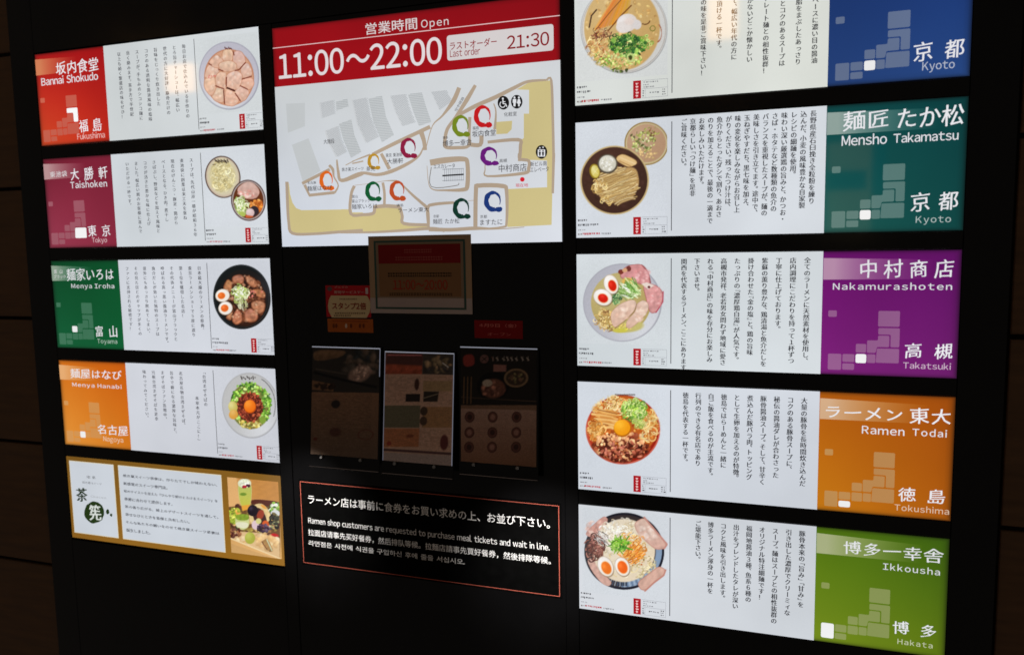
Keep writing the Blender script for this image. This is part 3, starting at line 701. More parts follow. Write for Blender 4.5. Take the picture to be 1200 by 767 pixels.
c.ell(350, 320, 215, 218, (222, 206, 180), 0, 8, hi=(232, 220, 198)); c.scatter(150, 350, 300, 190, 190, [(232, 222, 200), (214, 196, 160), (240, 232, 216), (204, 184, 140)], (8, 15), 'arc', a=.8)
c.scatter(90, 290, 180, 90, 60, [(236, 226, 206), (220, 202, 170), (244, 238, 226)], (8, 14), 'arc', a=.9); c.scatter(60, 490, 440, 70, 70, [(206, 190, 140), (226, 214, 180), (190, 170, 120)], (8, 14), 'arc', a=.8)
c.poly([(415, 130), (490, 88), (540, 150), (600, 215), (650, 275), (632, 310), (570, 318), (500, 260), (440, 200)], (214, 184, 168), 4, col2=(206, 164, 150), edge=(186, 136, 122), ew=9, tex=.05, rnd=1); c.line([(490, 92), (560, 175), (648, 278), (628, 306)], 12, (192, 136, 124), 6); c.scatter(30, 510, 200, 60, 50, [(226, 206, 194), (204, 170, 156)], (10, 22), a=.4, soft=8)
c.poly([(440, 540), (520, 480), (590, 425), (640, 450), (630, 490), (560, 540), (500, 600), (460, 590)], (206, 166, 150), 4, edge=(178, 122, 108), ew=9, tex=.05, rnd=1); c.line([(638, 455), (625, 492), (555, 545), (495, 600)], 10, (186, 126, 112), 6)
c.scatter(90, 150, 300, 56, 80, [(96, 50, 40), (130, 76, 62), (70, 34, 30), (156, 104, 90)], (8, 15), 'arc'); c.scatter(40, 160, 290, 50, 80, [(86, 44, 38), (140, 90, 80)], (6, 12)); c.scatter(50, 200, 240, 50, 50, [(206, 200, 196), (90, 80, 80), (230, 226, 222)], (5, 9), 'str', rot=40)
c.scatter(120, 400, 300, 95, 95, [(232, 178, 96), (222, 150, 70), (240, 206, 150), (214, 134, 60)], (8, 13), 'arc'); c.scatter(80, 420, 350, 62, 60, [(226, 140, 50), (236, 170, 80), (200, 110, 40)], (8, 12), 'str', rot=-40)
c.scatter(20, 440, 380, 60, 50, [(170, 90, 40), (150, 100, 50)], (4, 7)); c.scatter(70, 318, 280, 52, 38, [(120, 176, 50), (150, 200, 80), (80, 140, 40), (180, 214, 110)], (8, 15), 'str'); c.scatter(24, 330, 300, 36, 24, [(60, 110, 34), (90, 150, 50)], (5, 10))
c.egg(222, 430, 52, 74, -26, (230, 110, 14), .6, (6, 10)); c.egg(338, 432, 50, 68, -22, (232, 96, 20), .64, (2, 4))
c.build('bowl_picture', .0009, M_LIT, g5)
# left column ----------------------------------------------------------------
f = Fr(225, 35, 5.9); c = cv(f, -1.318, -.360, -1.068, -.110, 21, (207, 212, 214))
c.ell(258, 318, 208, 235, (146, 146, 160), -4, 4); c.ell(257, 316, 203, 230, (186, 184, 196), -4, 12, hi=(212, 214, 220), hip=(-.3, .8), hs=.9)
c.ell(258, 330, 172, 196, (186, 120, 86), -4, 6); c.ell(258, 330, 166, 190, (210, 160, 130), -4, 6)
for P in ([(215, 150), (265, 135), (290, 175), (270, 215), (220, 215)], [(290, 160), (340, 155), (372, 215), (330, 270), (290, 240)], [(340, 270), (385, 230), (415, 290), (405, 330), (350, 330)], [(340, 345), (415, 335), (425, 380), (395, 415), (330, 385)],
          [(300, 420), (335, 390), (395, 425), (370, 480), (330, 490)], [(225, 440), (265, 415), (325, 480), (290, 522), (228, 512)], [(140, 455), (165, 405), (225, 415), (220, 500), (165, 490)], [(90, 400), (95, 340), (155, 330), (165, 400), (135, 455)],
          [(90, 320), (120, 240), (180, 270), (180, 310), (120, 335)], [(120, 225), (170, 175), (215, 215), (190, 262), (150, 255)], [(190, 235), (260, 215), (305, 240), (290, 285), (210, 285)], [(165, 330), (195, 295), (240, 310), (235, 390), (175, 395)], [(245, 315), (305, 290), (345, 320), (325, 395), (280, 412), (240, 385)]):
    P = np.array(P, float); P = (P - P.mean(0)) * 1.24 + P.mean(0)
    c.poly(P, (226 + c.r.randint(-8, 8), 190 + c.r.randint(-10, 12), 170 + c.r.randint(-10, 10)), 4, col2=(218, 174, 150), edge=(184, 118, 86), ew=6, tex=.05, rnd=1)
c.scatter(90, 258, 330, 150, 175, [(234, 206, 190), (212, 168, 146), (222, 186, 168)], (6, 16), a=.35, soft=7)
for P in ([(300, 282), (325, 278), (370, 228)], [(348, 342), (412, 322)], [(335, 388), (385, 412)], [(240, 405), (290, 415)], [(165, 388), (222, 410)], [(118, 235), (135, 245)], [(185, 275), (215, 285)], [(300, 440), (335, 490)], [(220, 420), (226, 510)], [(240, 330), (238, 390)], [(285, 150), (292, 175)]): c.line(P, 7, (112, 40, 24), 4)
c.line([(245, 402), (295, 422)], 12, (70, 24, 16), 4); c.scatter(10, 140, 325, 36, 10, [(190, 60, 60)], (2, 4))
for i in range(4): c.line([(228 + i * 13, 122 + (i % 2) * 6), (236 + i * 13, 134)], 7, (90, 40, 40), 3)
c.build('bowl_picture', .0009, M_LIT, f1)
f = Fr(235, 170, 6.13); c = cv(f, -1.318, .012, -1.066, .268, 22, (209, 214, 220))
c.ell(161, 229, 127, 152, (80, 62, 52), -10, 3); c.ell(161, 229, 119, 144, (196, 178, 160), -10, 4); c.ell(161, 226, 111, 134, (206, 196, 166), -10, 6); c.ell(160, 225, 92, 110, (208, 196, 150), -10, 12)
c.scatter(230, 158, 225, 76, 98, [(222, 212, 164), (204, 190, 136), (232, 224, 186), (190, 174, 120)], (7, 12), 'arc')
for i in range(9): c.line([(105 + i * 11, 105 + (i * 7) % 14), (112 + i * 11, 118 + (i * 5) % 12)], 7, (40, 26, 24), 3)
c.line([(90, 140), (112, 138)], 5, (70, 50, 40), 3)
c.ell(345, 397, 125, 148, (84, 62, 60), -6, 3); c.ell(345, 397, 117, 140, (170, 160, 158), -6, 4); c.ell(345, 397, 109, 131, (96, 48, 24), -6, 5)
c.poly([(255, 320), (310, 268), (370, 262), (420, 310), (428, 350), (395, 390), (300, 385)], (206, 176, 166), 4, col2=(196, 150, 136), edge=(150, 100, 84), tex=.05, rnd=1); c.scatter(18, 330, 350, 60, 24, [(206, 130, 120), (220, 190, 180)], (8, 16), a=.6, soft=5)
c.poly([(345, 420), (440, 385), (452, 440), (430, 490), (380, 470)], (190, 104, 40), 4, tex=.12, rnd=1); c.scatter(40, 400, 430, 46, 40, [(206, 124, 50), (170, 84, 30), (222, 150, 80)], (7, 14))
c.clip = np.clip(1.0 - np.sqrt(((c.U - 345) / 108) ** 2 + ((c.V - 397) / 130) ** 2), 0, .06) / .06
c.scatter(110, 290, 445, 48, 60, [(190, 206, 140), (214, 222, 180), (140, 166, 80), (226, 232, 206)], (7, 13), 'arc'); c.scatter(30, 290, 480, 40, 40, [(150, 180, 80), (206, 214, 160)], (5, 10)); c.ell(300, 495, 26, 18, (170, 186, 90), 20, 5)
c.ell(385, 480, 36, 44, (50, 40, 46), 10, 4); c.ell(358, 485, 30, 30, (206, 178, 176), 0, 5, hi=(226, 206, 206)); c.poly([(320, 500), (380, 510), (385, 530), (330, 528)], (196, 92, 50), 4); c.clip[:] = 1
c.build('bowl_picture', .0009, M_LIT, f2)
f = Fr(235, 300, 6.39); c = cv(f, -1.318, .386, -1.064, .640, 23, (205, 209, 217))
c.ell(310, 305, 214, 242, (16, 22, 24), -4, 3); c.ell(330, 320, 196, 220, (24, 22, 22), -4, 6, hi=(40, 40, 44), hip=(.7, -.3), hs=.4); c.ring(308, 303, 205, 233, 5, (58, 62, 66), -4, 5, .6)
c.ell(330, 330, 160, 195, (50, 26, 18), -4, 12); c.scatter(70, 330, 330, 150, 180, [(70, 36, 22), (96, 52, 32), (40, 20, 16)], (12, 26), soft=5)
for P in ([(235, 150), (300, 132), (335, 165), (315, 215), (240, 205)], [(330, 140), (400, 160), (440, 215), (400, 245), (345, 200)], [(375, 250), (440, 240), (490, 270), (485, 325), (410, 300)], [(380, 340), (440, 325), (492, 350), (480, 420), (440, 435), (380, 390)],
          [(330, 410), (380, 380), (440, 440), (420, 490), (360, 500), (325, 470)], [(240, 440), (275, 390), (310, 420), (320, 490), (270, 520), (235, 490)], [(175, 215), (205, 165), (245, 200), (230, 280), (170, 250)], [(180, 460), (240, 400), (235, 490)]):
    c.poly(P, (192 + c.r.randint(-16, 14), 132 + c.r.randint(-16, 14), 96 + c.r.randint(-14, 14)), 4, col2=(176, 112, 78), edge=(110, 58, 36), ew=12, tex=.12, rnd=1)
c.scatter(110, 335, 320, 145, 175, [(214, 168, 136), (176, 116, 84), (196, 144, 110), (140, 84, 56)], (6, 14), a=.55, soft=4); c.scatter(14, 420, 290, 60, 40, [(200, 110, 100), (60, 30, 20)], (6, 12))
c.scatter(80, 300, 285, 48, 56, [(196, 206, 140), (170, 190, 100), (222, 228, 190), (140, 160, 80)], (8, 14), 'arc'); c.scatter(36, 300, 265, 40, 42, [(206, 214, 150), (176, 196, 110), (230, 234, 206)], (6, 12)); c.scatter(26, 310, 350, 40, 34, [(220, 222, 190), (180, 180, 130)], (6, 10), 'str', rot=70)
c.egg(166, 294, 54, 48, -12, (224, 104, 34), .5, (-8, 2)); c.egg(188, 389, 53, 50, -10, (224, 100, 34), .52, (-6, 0))
c.build('bowl_picture', .0009, M_LIT, f3)
f = Fr(250, 425, 6.39); c = cv(f, -1.316, .764, -1.066, 1.016, 24, (201, 204, 212))
c.ell(280, 318, 212, 246, (158, 158, 162), -12, 4); c.ell(278, 316, 207, 241, (184, 184, 184), -12, 14, hi=(210, 212, 216), hip=(.3, .8), hs=.9)
c.ell(278, 322, 150, 172, (120, 124, 60), -10, 8)
c.scatter(230, 280, 300, 148, 155, [(120, 172, 50), (156, 200, 84), (84, 136, 40), (180, 214, 120), (60, 100, 34)], (7, 15), elong=1.8); c.scatter(60, 400, 320, 34, 110, [(110, 160, 50), (150, 196, 80), (70, 110, 40)], (7, 14))
c.scatter(80, 275, 450, 90, 40, [(150, 130, 50), (180, 160, 80), (110, 90, 40), (200, 190, 120)], (7, 14)); c.scatter(30, 250, 165, 80, 22, [(50, 90, 34), (130, 176, 70)], (6, 11))
c.ell(275, 330, 96, 108, (90, 34, 22), 0, 10); c.scatter(210, 275, 330, 98, 112, [(130, 52, 32), (90, 30, 22), (160, 78, 50), (70, 22, 16), (146, 60, 40)], (6, 12))
c.ell(148, 328, 34, 44, (196, 180, 90), -10, 5, hi=(220, 210, 140)); c.ell(152, 385, 34, 36, (214, 152, 60), 20, 5, hi=(226, 180, 100)); c.ell(372, 425, 24, 28, (130, 160, 60), 0, 5)
c.ell(276, 326, 46, 50, (196, 80, 10), 0, 4); c.ell(274, 322, 42, 46, (236, 112, 20), 0, 5, hi=(250, 150, 50))
for i in range(8): c.line([(208 + i * 15, 100 + (i % 3) * 8), (216 + i * 14, 122 - (i % 2) * 12)], 8, (50, 40, 36), 3)
for i in range(34):
    a_ = math.radians(-62 + i * 2.5); c.ell(275 + 190 * math.cos(a_) , 318 + 222 * math.sin(a_), 4, 3.2, (60, 60, 66), 0, 2.5, .9)
c.build('bowl_picture', .0009, M_LIT, f4)

# ------------------------------------------------------------------ tea sweets panel
y0, y1 = 1.1280, 1.4560
t = thing('sweets_lightbox', (X0L + X1L) / 2, y1, 'backlit tea sweets panel with brown gold border, bottom of the left column', 'backlit sign')
box('housing', X0L, X1L, y0, y1, -0.040, 0.0, M_BLACK, t)
s = Ink(.0006); s.raw([(X0L + .001, y0 + .001), (X1L - .001, y0 + .001), (X1L - .001, y1 - .001), (X0L + .001, y1 - .001)], [(0, 1, 2, 3)], [(118, 82, 24), (134, 94, 30), (150, 104, 30), (140, 96, 30)])
fo = s.build('gold_border', M_LIT, t)
z = Fr(60, 520, 4)
a, b = z((85, 76)), z((318, 448)); a2, b2 = z((312, 97)), z((820, 513)); a3, b3 = z((823, 140)), z((1085, 545))
xw0, xw1 = a[0] + .001, b[0] - .002; xm0, xm1 = a2[0] + .003, b2[0] - .003; xp0, xp1 = a3[0] + .002, b3[0] - .002
yt, yb = y0 + .0205, y1 - .0235
s = Ink(.0009); s.rect(xw0 - .002, yt - .002, xw1 + .002, yb + .002, (226, 212, 170)); s.rect(xw0, yt, xw1, yb, (202, 208, 216), .0002); w1 = s.build('logo_card', M_LIT, t)
s = Ink(.0009); s.rect(xm0 - .002, yt - .002, xm1 + .002, yb + .002, (226, 212, 170)); s.rect(xm0, yt, xm1, yb, (200, 206, 214), .0002); w2 = s.build('text_card', M_LIT, t)
s = Ink(.0016); text_fr(s, '喫 茶', z, (168, 146), (210, 164), (70, 70, 72)); text_fr(s, '焼き菓スイーツ', z, (147, 172), (238, 192), (70, 70, 72)); text_fr(s, 'Chasen', z, (187, 238), (258, 256), (150, 152, 155)); s.build('small_lettering', M_LIT, w1, True)
s = Ink(.0016); text_fr(s, '茶', z, (118, 200), (172, 272), (24, 44, 14), .045, True)
random.seed(4); s.ell(204, 319, 47, 51, (30, 52, 16), 0, 26, z, .05); text_fr(s, '筅', z, (178, 280), (238, 362), (214, 220, 214), .03, True, .0006); s.ell(266, 316, 8, 13, (30, 52, 16), 0, 10, z, .15); s.ell(283, 331, 6, 7, (30, 52, 16), 0, 10, z, .15)
s.build('brush_logo', M_LIT, w1)
s = Ink(.0016); z2 = Fr(130, 540, 6.97)
for i, (txt, rx) in enumerate((('焼き菓スイーツ茶寮は、作りたてでしか味わえない、', 870), ('新感覚のスイーツ専門店。', 465), ('和のテイストを加えた『ひんやり餅のとろけるスイーツ』を', 875), ('季節に合わせて提供します。', 505), ('茶の香り広がる、極上のデザートスイーツを通して、', 880),
                               ('幸せなひとときを皆様と共有したい。', 645), ('そんな私たちの願いをのせて焼き菓スイーツ茶寮は', 888), ('誕生しました。', 325))):
    yl = 118 + i * 63; sl = .094 + .004 * i; x0_ = 100 + 4 * i
    s = Ink(.0016); text_fr(s, txt, z2, (x0_, yl - 14), (rx, yl + 14 + sl * (rx - x0_)), (62, 64, 72), .02); s.build('text_line', M_LIT, w2, True)
f = Fr(262, 550, 6.67); c = Cv(f, xp0, yt + .004, xp1, yb - .002, 110, 160, (214, 166, 100), 31)
c.poly([(25, 35), (445, 70), (445, 260), (25, 300)], (206, 152, 90), 4, col2=(196, 140, 78)); c.poly([(100, 45), (445, 70), (445, 240), (215, 220)], (196, 136, 70), 6, tex=.02); c.poly([(20, 40), (100, 45), (130, 280), (20, 320)], (222, 172, 112), 8)
c.poly([(30, 290), (440, 250), (445, 560), (440, 690), (40, 520)], (110, 76, 44), 6); c.scatter(160, 240, 390, 210, 140, [(120, 84, 50), (70, 40, 30), (150, 130, 60), (60, 60, 40), (176, 140, 90), (90, 50, 40)], (10, 26), soft=4)
c.poly([(215, 225), (440, 245), (440, 290), (215, 275)], (86, 40, 30), 5, rnd=1)
c.poly([(110, 110), (150, 70), (190, 75), (225, 130), (215, 275), (165, 310), (125, 260)], (176, 190, 110), 4, col2=(196, 190, 70), edge=(214, 214, 170), rnd=1); c.ell(165, 105, 52, 36, (222, 226, 196), 0, 5); c.scatter(20, 160, 100, 40, 20, [(230, 232, 210), (200, 210, 170)], (8, 16)); c.scatter(9, 160, 128, 18, 10, [(176, 30, 40), (150, 30, 60)], (7, 11)); c.scatter(8, 192, 122, 16, 9, [(60, 24, 44), (90, 30, 50)], (7, 11)); c.ell(155, 190, 26, 12, (110, 140, 50), 0, 5); c.poly([(140, 280), (210, 270), (190, 310), (150, 320)], (226, 160, 60), 4)
c.poly([(45, 320), (110, 290), (140, 320), (90, 420), (50, 400)], (170, 180, 60), 4, tex=.1, rnd=1); c.scatter(40, 80, 360, 40, 60, [(150, 170, 50), (196, 200, 90), (110, 120, 40), (214, 150, 70)], (8, 16))
c.poly([(95, 350), (200, 355), (205, 440), (150, 475), (92, 440)], (200, 204, 140), 4, rnd=1); c.poly([(95, 345), (200, 345), (200, 395), (100, 395)], (130, 156, 50), 4, tex=.08, rnd=1); c.poly([(95, 405), (200, 410), (185, 460), (100, 445)], (222, 220, 190), 4, rnd=1)
c.poly([(200, 290), (290, 255), (350, 300), (385, 400), (350, 500), (250, 480), (200, 380)], (222, 196, 140), 4, tex=.05, rnd=1); c.poly([(215, 305), (285, 290), (335, 360), (350, 470), (260, 460)], (60, 34, 34), 5, rnd=1)
c.ell(230, 318, 42, 44, (26, 18, 28), 0, 4, hi=(60, 50, 66), hs=.4); c.ell(290, 350, 26, 40, (150, 60, 40), 20, 5); c.ell(330, 425, 28, 30, (206, 90, 40), 0, 5); c.ell(250, 430, 28, 36, (216, 190, 196), 0, 5); c.ell(275, 400, 22, 22, (206, 200, 130), 0, 5); c.scatter(30, 310, 465, 50, 36, [(40, 24, 36), (60, 40, 60), (90, 70, 90)], (10, 16)); c.poly([(285, 270), (320, 275), (345, 310), (310, 300)], (226, 160, 70), 4, rnd=1)
c.scatter(50, 400, 290, 40, 40, [(120, 160, 60), (160, 190, 90), (70, 110, 40), (206, 210, 190)], (10, 18)); c.ell(405, 340, 36, 28, (214, 216, 216), 0, 5); c.scatter(30, 400, 400, 36, 60, [(50, 50, 40), (90, 80, 50), (130, 130, 90), (30, 24, 24)], (10, 20)); c.ell(400, 512, 32, 16, (186, 30, 34), 10, 5)
c.poly([(40, 520), (110, 480), (260, 490), (440, 530), (440, 700)], (216, 182, 134), 6); c.scatter(50, 270, 560, 160, 60, [(226, 200, 160), (206, 166, 116), (190, 150, 96)], (14, 28), a=.6, soft=6); c.ell(208, 532, 40, 46, (160, 164, 60), 0, 5, hi=(186, 190, 90)); c.poly([(290, 560), (345, 530), (400, 640), (350, 640)], (170, 130, 80), 4, tex=.15, rnd=1); c.line([(340, 545), (380, 630)], 8, (196, 206, 170), 4); c.line([(300, 560), (340, 620)], 6, (110, 60, 40), 4)
c.scatter(24, 90, 490, 44, 44, [(70, 30, 24), (100, 60, 50), (140, 90, 60)], (10, 18))
c.poly([(45, 530), (440, 690), (440, 712), (45, 660)], (206, 158, 96), 4, col2=(226, 180, 120)); c.line([(45, 530), (442, 692)], 10, (232, 206, 160), 4); c.poly([(45, 570), (400, 690), (200, 700), (45, 665)], (190, 150, 96), 8, .6)
c.build('sweets_picture', .0011, M_LIT, fo)

# ------------------------------------------------------------------ opening hours and map panel
yT, yR, yB = -0.3640, -0.1790, 0.3415
t = thing('map_lightbox', (X0M + X1M) / 2, yB, 'backlit floor map panel under a red opening hours header, centre of the board', 'backlit sign')
box('housing', X0M, X1M, -.3785, yB, -0.040, 0.0, M_BLACK, t)
s = Ink(.0006); s.raw([(X0M + .001, yR), (X1M - .001, yR), (X1M - .001, yB - .001), (X0M + .001, yB - .001)], [(0, 1, 2, 3)], [(198, 202, 204), (206, 209, 212), (210, 214, 222), (206, 212, 224)]); mp_ = s.build('map_face', M_LIT, t)
s = Ink(.0006); P = []; C = []
VS = [0, .03, .08, .3, 1]; US = [0, .006, .015, .25, .5, .75, .985, .994, 1]
for j in range(5):
    for i in range(9):
        u, v = US[i], VS[j]; P.append((X0M + .001 + (X1M - X0M - .002) * u, yT + (yR - yT) * v)); dd = min(u, 1 - u, v * .3); C.append(tuple(q * (1 - .5 * math.exp(-dd / .006)) for q in mixc(mixc((146, 6, 18), (124, 5, 18), min(1, u * 1.4)), (160, 8, 20), .3 + .5 * v)))  # header edges darkened in the colour where the backlight weakens
s.raw(P, [(j * 9 + i, j * 9 + i + 1, (j + 1) * 9 + i + 1, (j + 1) * 9 + i) for j in range(4) for i in range(8)], C)
hd = s.build('header_field', M_LIT, t)
z = Fr(310, 0, 3.3333)
s = Ink(.0012); s.rect(X0M + .001, -.3030, X1M - .001, -.3005, (226, 190, 190)); s.build('header_line', M_LIT, hd)
a, b = z((712, 142)), z((1130, 193))
s = Ink(.0009); s.rrect(a[0], (a[1] + z((1130, 92))[1]) / 2, b[0], (b[1] + z((712, 243))[1]) / 2, .008, (206, 200, 200)); lp = s.build('last_order_plate', M_LIT, hd)
s = Ink(.0016)
sp = lambda nm, par, m=M_LIT: (lambda k: k.build(nm, m, par))
text_fr(s, '営業時間', z, (395, 93), (597, 115), (214, 204, 204), .008, split=sp('title_character', hd)); text_fr(s, 'Open', z, (612, 80), (720, 107), (214, 204, 204), .004, split=sp('title_character', hd))
text_fr(s, '11:00〜22:00', z, (55, 215), (693, 247), (220, 210, 212), .017, split=sp('hour_character', hd))
s = Ink(.0016)
text_fr(s, 'ラストオーダー', z, (725, 166), (908, 178), (136, 14, 26), .012, split=sp('last_order_character', hd)); text_fr(s, 'Last order', z, (725, 196), (843, 213), (136, 14, 26), .006); s.build('last_order_lettering', M_LIT, hd, True)
text_fr(s, '21:30', z, (948, 142), (1112, 177), (130, 12, 24), .012, split=sp('last_order_character', hd))
TAN, YEL, GRY = (172, 154, 134), (200, 186, 132), (186, 190, 192)
MA, MB_, MC, MD, ME, MF = Fr(320, 110, 4.261), Fr(500, 80, 6.975), Fr(500, 180, 6.975), Fr(400, 90, 7.667), Fr(400, 180, 7.667), Fr(325, 180, 6.97)
s = Ink(.0009)
blocks = [(MA, [(65, 50), (160, 45), (160, 162), (75, 195)], 0), (MA, [(95, 255), (178, 222), (238, 385), (150, 440)], 0), (MA, [(230, 45), (300, 30), (305, 100), (240, 123)], 1), (MA, [(315, 40), (372, 25), (378, 62), (318, 85)], 0),
          (MA, [(393, 32), (465, 18), (482, 110), (525, 215), (462, 247), (418, 150)], 1), (MA, [(477, 25), (545, 10), (565, 115), (605, 205), (545, 243), (502, 140)], 0), (MA, [(258, 185), (322, 160), (338, 230), (365, 290), (315, 318), (278, 250)], 1),
          (MA, [(330, 150), (392, 128), (407, 205), (442, 290), (390, 320), (352, 230)], 0), (MD, [(435, 170), (575, 155), (605, 270), (660, 410), (545, 445), (480, 310)], 1), (MD, [(600, 160), (725, 140), (760, 260), (810, 405), (700, 445), (650, 320)], 0),
          (MD, [(805, 135), (940, 120), (990, 220), (880, 300)], 1)]
for fr, P, h in blocks: s = Ink(.0009); s.poly(P, (190, 194, 196) if not h else (196, 199, 202), 0, fr); s.build('seating_block', M_LIT, mp_)
s = Ink(.0012)
for fr, P, h in blocks:
    Q = np.array([fr(p) for p in P]); 
    if h == 0: dr = np.array((1, .0)); pit = .0052
    else: dr = np.array((.62, .78)); pit = .0042
    if P[0] in ((65, 50), (95, 255)): continue
    nn = np.array((-dr[1], dr[0])); k0, k1 = (Q @ nn).min(), (Q @ nn).max(); k = k0 + pit / 2
    while k < k1:
        xs = []
        for i in range(len(Q)):
            p, q = Q[i], Q[(i + 1) % len(Q)]; dp, dq = p @ nn - k, q @ nn - k
            if dp * dq < 0: m_ = p + (q - p) * dp / (dp - dq); xs.append(m_ @ dr)
        if len(xs) >= 2:
            xs.sort(); o_ = nn * k; A_, B_ = o_ + dr * xs[0], o_ + dr * xs[-1]; hw = nn * .0007
            s.raw([A_ - hw, B_ - hw, B_ + hw, A_ + hw], [(0, 1, 2, 3)], (158, 163, 167))
        k += pit
s.build('hatching', M_LIT, mp_, True)
s = Ink(.0009)
s.poly([(95, 235), (105, 330), (125, 400), (155, 445), (200, 462), (590, 455), (590, 480), (700, 480), (700, 620), (500, 640), (130, 655), (95, 600), (80, 400)], YEL, 0, MF); s.build('plaza_area', M_LIT, mp_)
s = Ink(.0009); s.poly([(0, 500), (95, 500), (100, 545), (290, 545), (300, 490), (540, 485), (560, 640), (775, 650), (775, 675), (300, 700), (0, 705)], YEL, .0001, ME); s.build('plaza_area', M_LIT, mp_)
s = Ink(.0009); s.poly([(735, 175), (840, 115), (1025, 100), (1035, 767), (985, 767), (985, 755), (860, 750), (770, 755), (770, 590), (795, 570), (795, 372), (838, 372), (838, 178)], YEL, 0, MB_); s.build('plaza_area', M_LIT, mp_)
s = Ink(.0009); s.poly([(570, 440), (700, 430), (695, 500), (660, 535), (570, 540)], YEL, 0, MB_); s.build('plaza_area', M_LIT, mp_)
s = Ink(.0009); s.poly([(750, 0), (1035, 0), (1022, 582), (660, 600), (665, 290), (985, 275), (985, 45), (835, 45), (750, 60)], YEL, .0002, MC); s.build('plaza_area', M_LIT, mp_)
s = Ink(.0014)
k = 0
def rd(fr, pts, w, col=TAN, smooth=True):
    global k
    s = Ink(.0014); s.rib(pts, w, col, k * .00002, fr, smooth); k += 1; s.build('walkway', M_LIT, mp_)
rd(MF, [(80, 230), (85, 400), (95, 560), (125, 650), (300, 655), (500, 640), (700, 625)], [26, 24, 22, 24, 22, 24, 22])
rd(MF, [(205, 245), (350, 170), (430, 130)], 26); rd(MF, [(425, 95), (455, 130), (465, 190), (500, 260), (470, 320)], [22, 24, 12, 10, 18]); rd(MF, [(225, 255), (265, 340), (470, 318)], [24, 26, 24], TAN, False)
rd(MF, [(488, 50), (500, 150), (530, 222), (700, 165)], [12, 22, 26, 24])
rd(ME, [(-5, 240), (40, 235), (180, 175), (320, 190), (450, 160), (600, 90), (700, 20), (740, -60)], [30, 34, 26, 28, 34, 30, 18, 10])
rd(ME, [(40, 105), (150, 50), (260, 5)], 8); rd(ME, [(100, 90), (200, 68)], 12); rd(ME, [(360, 0), (435, 140)], [28, 34])
rd(MD, [(280, 700), (480, 600), (650, 520), (800, 450)], [30, 34, 34, 36]); rd(MD, [(720, 500), (745, 580), (755, 660)], [46, 36, 34])
rd(MD, [(100, 760), (300, 690)], 8)
rd(ME, [(120, 290), (90, 370), (88, 540), (200, 548), (290, 535), (300, 480)], [28, 26, 28, 28, 30, 26]); rd(ME, [(290, 482), (400, 470), (530, 480)], 34); rd(ME, [(375, 260), (390, 360), (388, 470)], 24)
rd(ME, [(120, 285), (250, 270), (400, 245), (500, 245)], [4, 4, 6, 18]); rd(ME, [(560, 290), (640, 370), (720, 440), (775, 500), (785, 640)], [14, 22, 26, 30, 26]); rd(ME, [(530, 480), (550, 560), (565, 628), (780, 640)], [28, 26, 30, 28]); rd(ME, [(0, 710), (300, 705), (560, 690), (800, 672), (930, 690)], [14, 20, 26, 30, 30])
rd(MB_, [(268, 160), (220, 270), (130, 390), (50, 470), (0, 640)], [34, 38, 16, 8, 6]); rd(MB_, [(400, 140), (330, 260), (240, 400), (170, 500), (150, 600), (160, 645), (250, 650), (345, 635), (350, 540), (355, 400)], [26, 36, 26, 28, 28, 30, 28, 26, 22, 26])
rd(MB_, [(270, 380), (400, 310), (560, 240), (720, 160), (830, 110), (980, 98)], [28, 34, 34, 30, 24, 16]); rd(MB_, [(980, 100), (1020, 100), (1032, 400), (1040, 767)], [16, 20, 22, 22]); rd(MB_, [(550, 290), (568, 360), (558, 500)], [8, 12, 24])
rd(MB_, [(360, 625), (440, 625), (450, 550)], 34); rd(MB_, [(500, 605), (750, 585), (768, 640), (760, 760)], [24, 30, 28, 26])
rd(MC, [(1040, 0), (1032, 325)], [24, 20]); rd(MC, [(760, 0), (765, 45), (835, 60), (835, 120), (800, 160), (500, 185), (480, 130), (480, 80)], [26, 26, 26, 28, 28, 16, 8, 6])
rd(MC, [(30, 75), (150, 55), (300, 45), (335, 80), (335, 260), (300, 295), (150, 300), (60, 295), (20, 250), (5, 100)], [50, 50, 40, 34, 36, 32, 16, 10, 6, 4]); rd(MC, [(40, 110), (40, 270), (240, 262), (265, 240)], 6, (120, 115, 110))
rd(MC, [(400, 620), (405, 300), (430, 262), (620, 265), (655, 310), (655, 560), (620, 600), (450, 612)], [34, 34, 36, 36, 30, 20, 16, 6]); rd(MC, [(20, 620), (10, 450), (60, 415), (225, 400)], [20, 26, 26, 22]); rd(MC, [(20, 618), (200, 622), (400, 610), (600, 615), (800, 600)], [34, 30, 30, 8, 6]); rd(MC, [(340, 385), (400, 382)], 4)
s = Ink(.0014)
for i in range(10): s.rib([(148 + i * 17, 122), (148 + i * 17, 228 - i)], 3, (120, 124, 130), i * .00001, MC)
s.rib([(130, 130), (305, 122)], 4, (120, 124, 130), .0002, MC); s.rib([(130, 222), (305, 216)], 4, (120, 124, 130), .0002, MC); s.rib([(130, 181), (305, 170)], 12, (24, 24, 28), .0003, MC)
s.build('escalator_mark', M_LIT, mp_, True); s = Ink(.0014); s.ell(783, 211, 19, 19, (206, 24, 44), 0, 20, MC); s.build('red_dot', M_LIT, mp_)
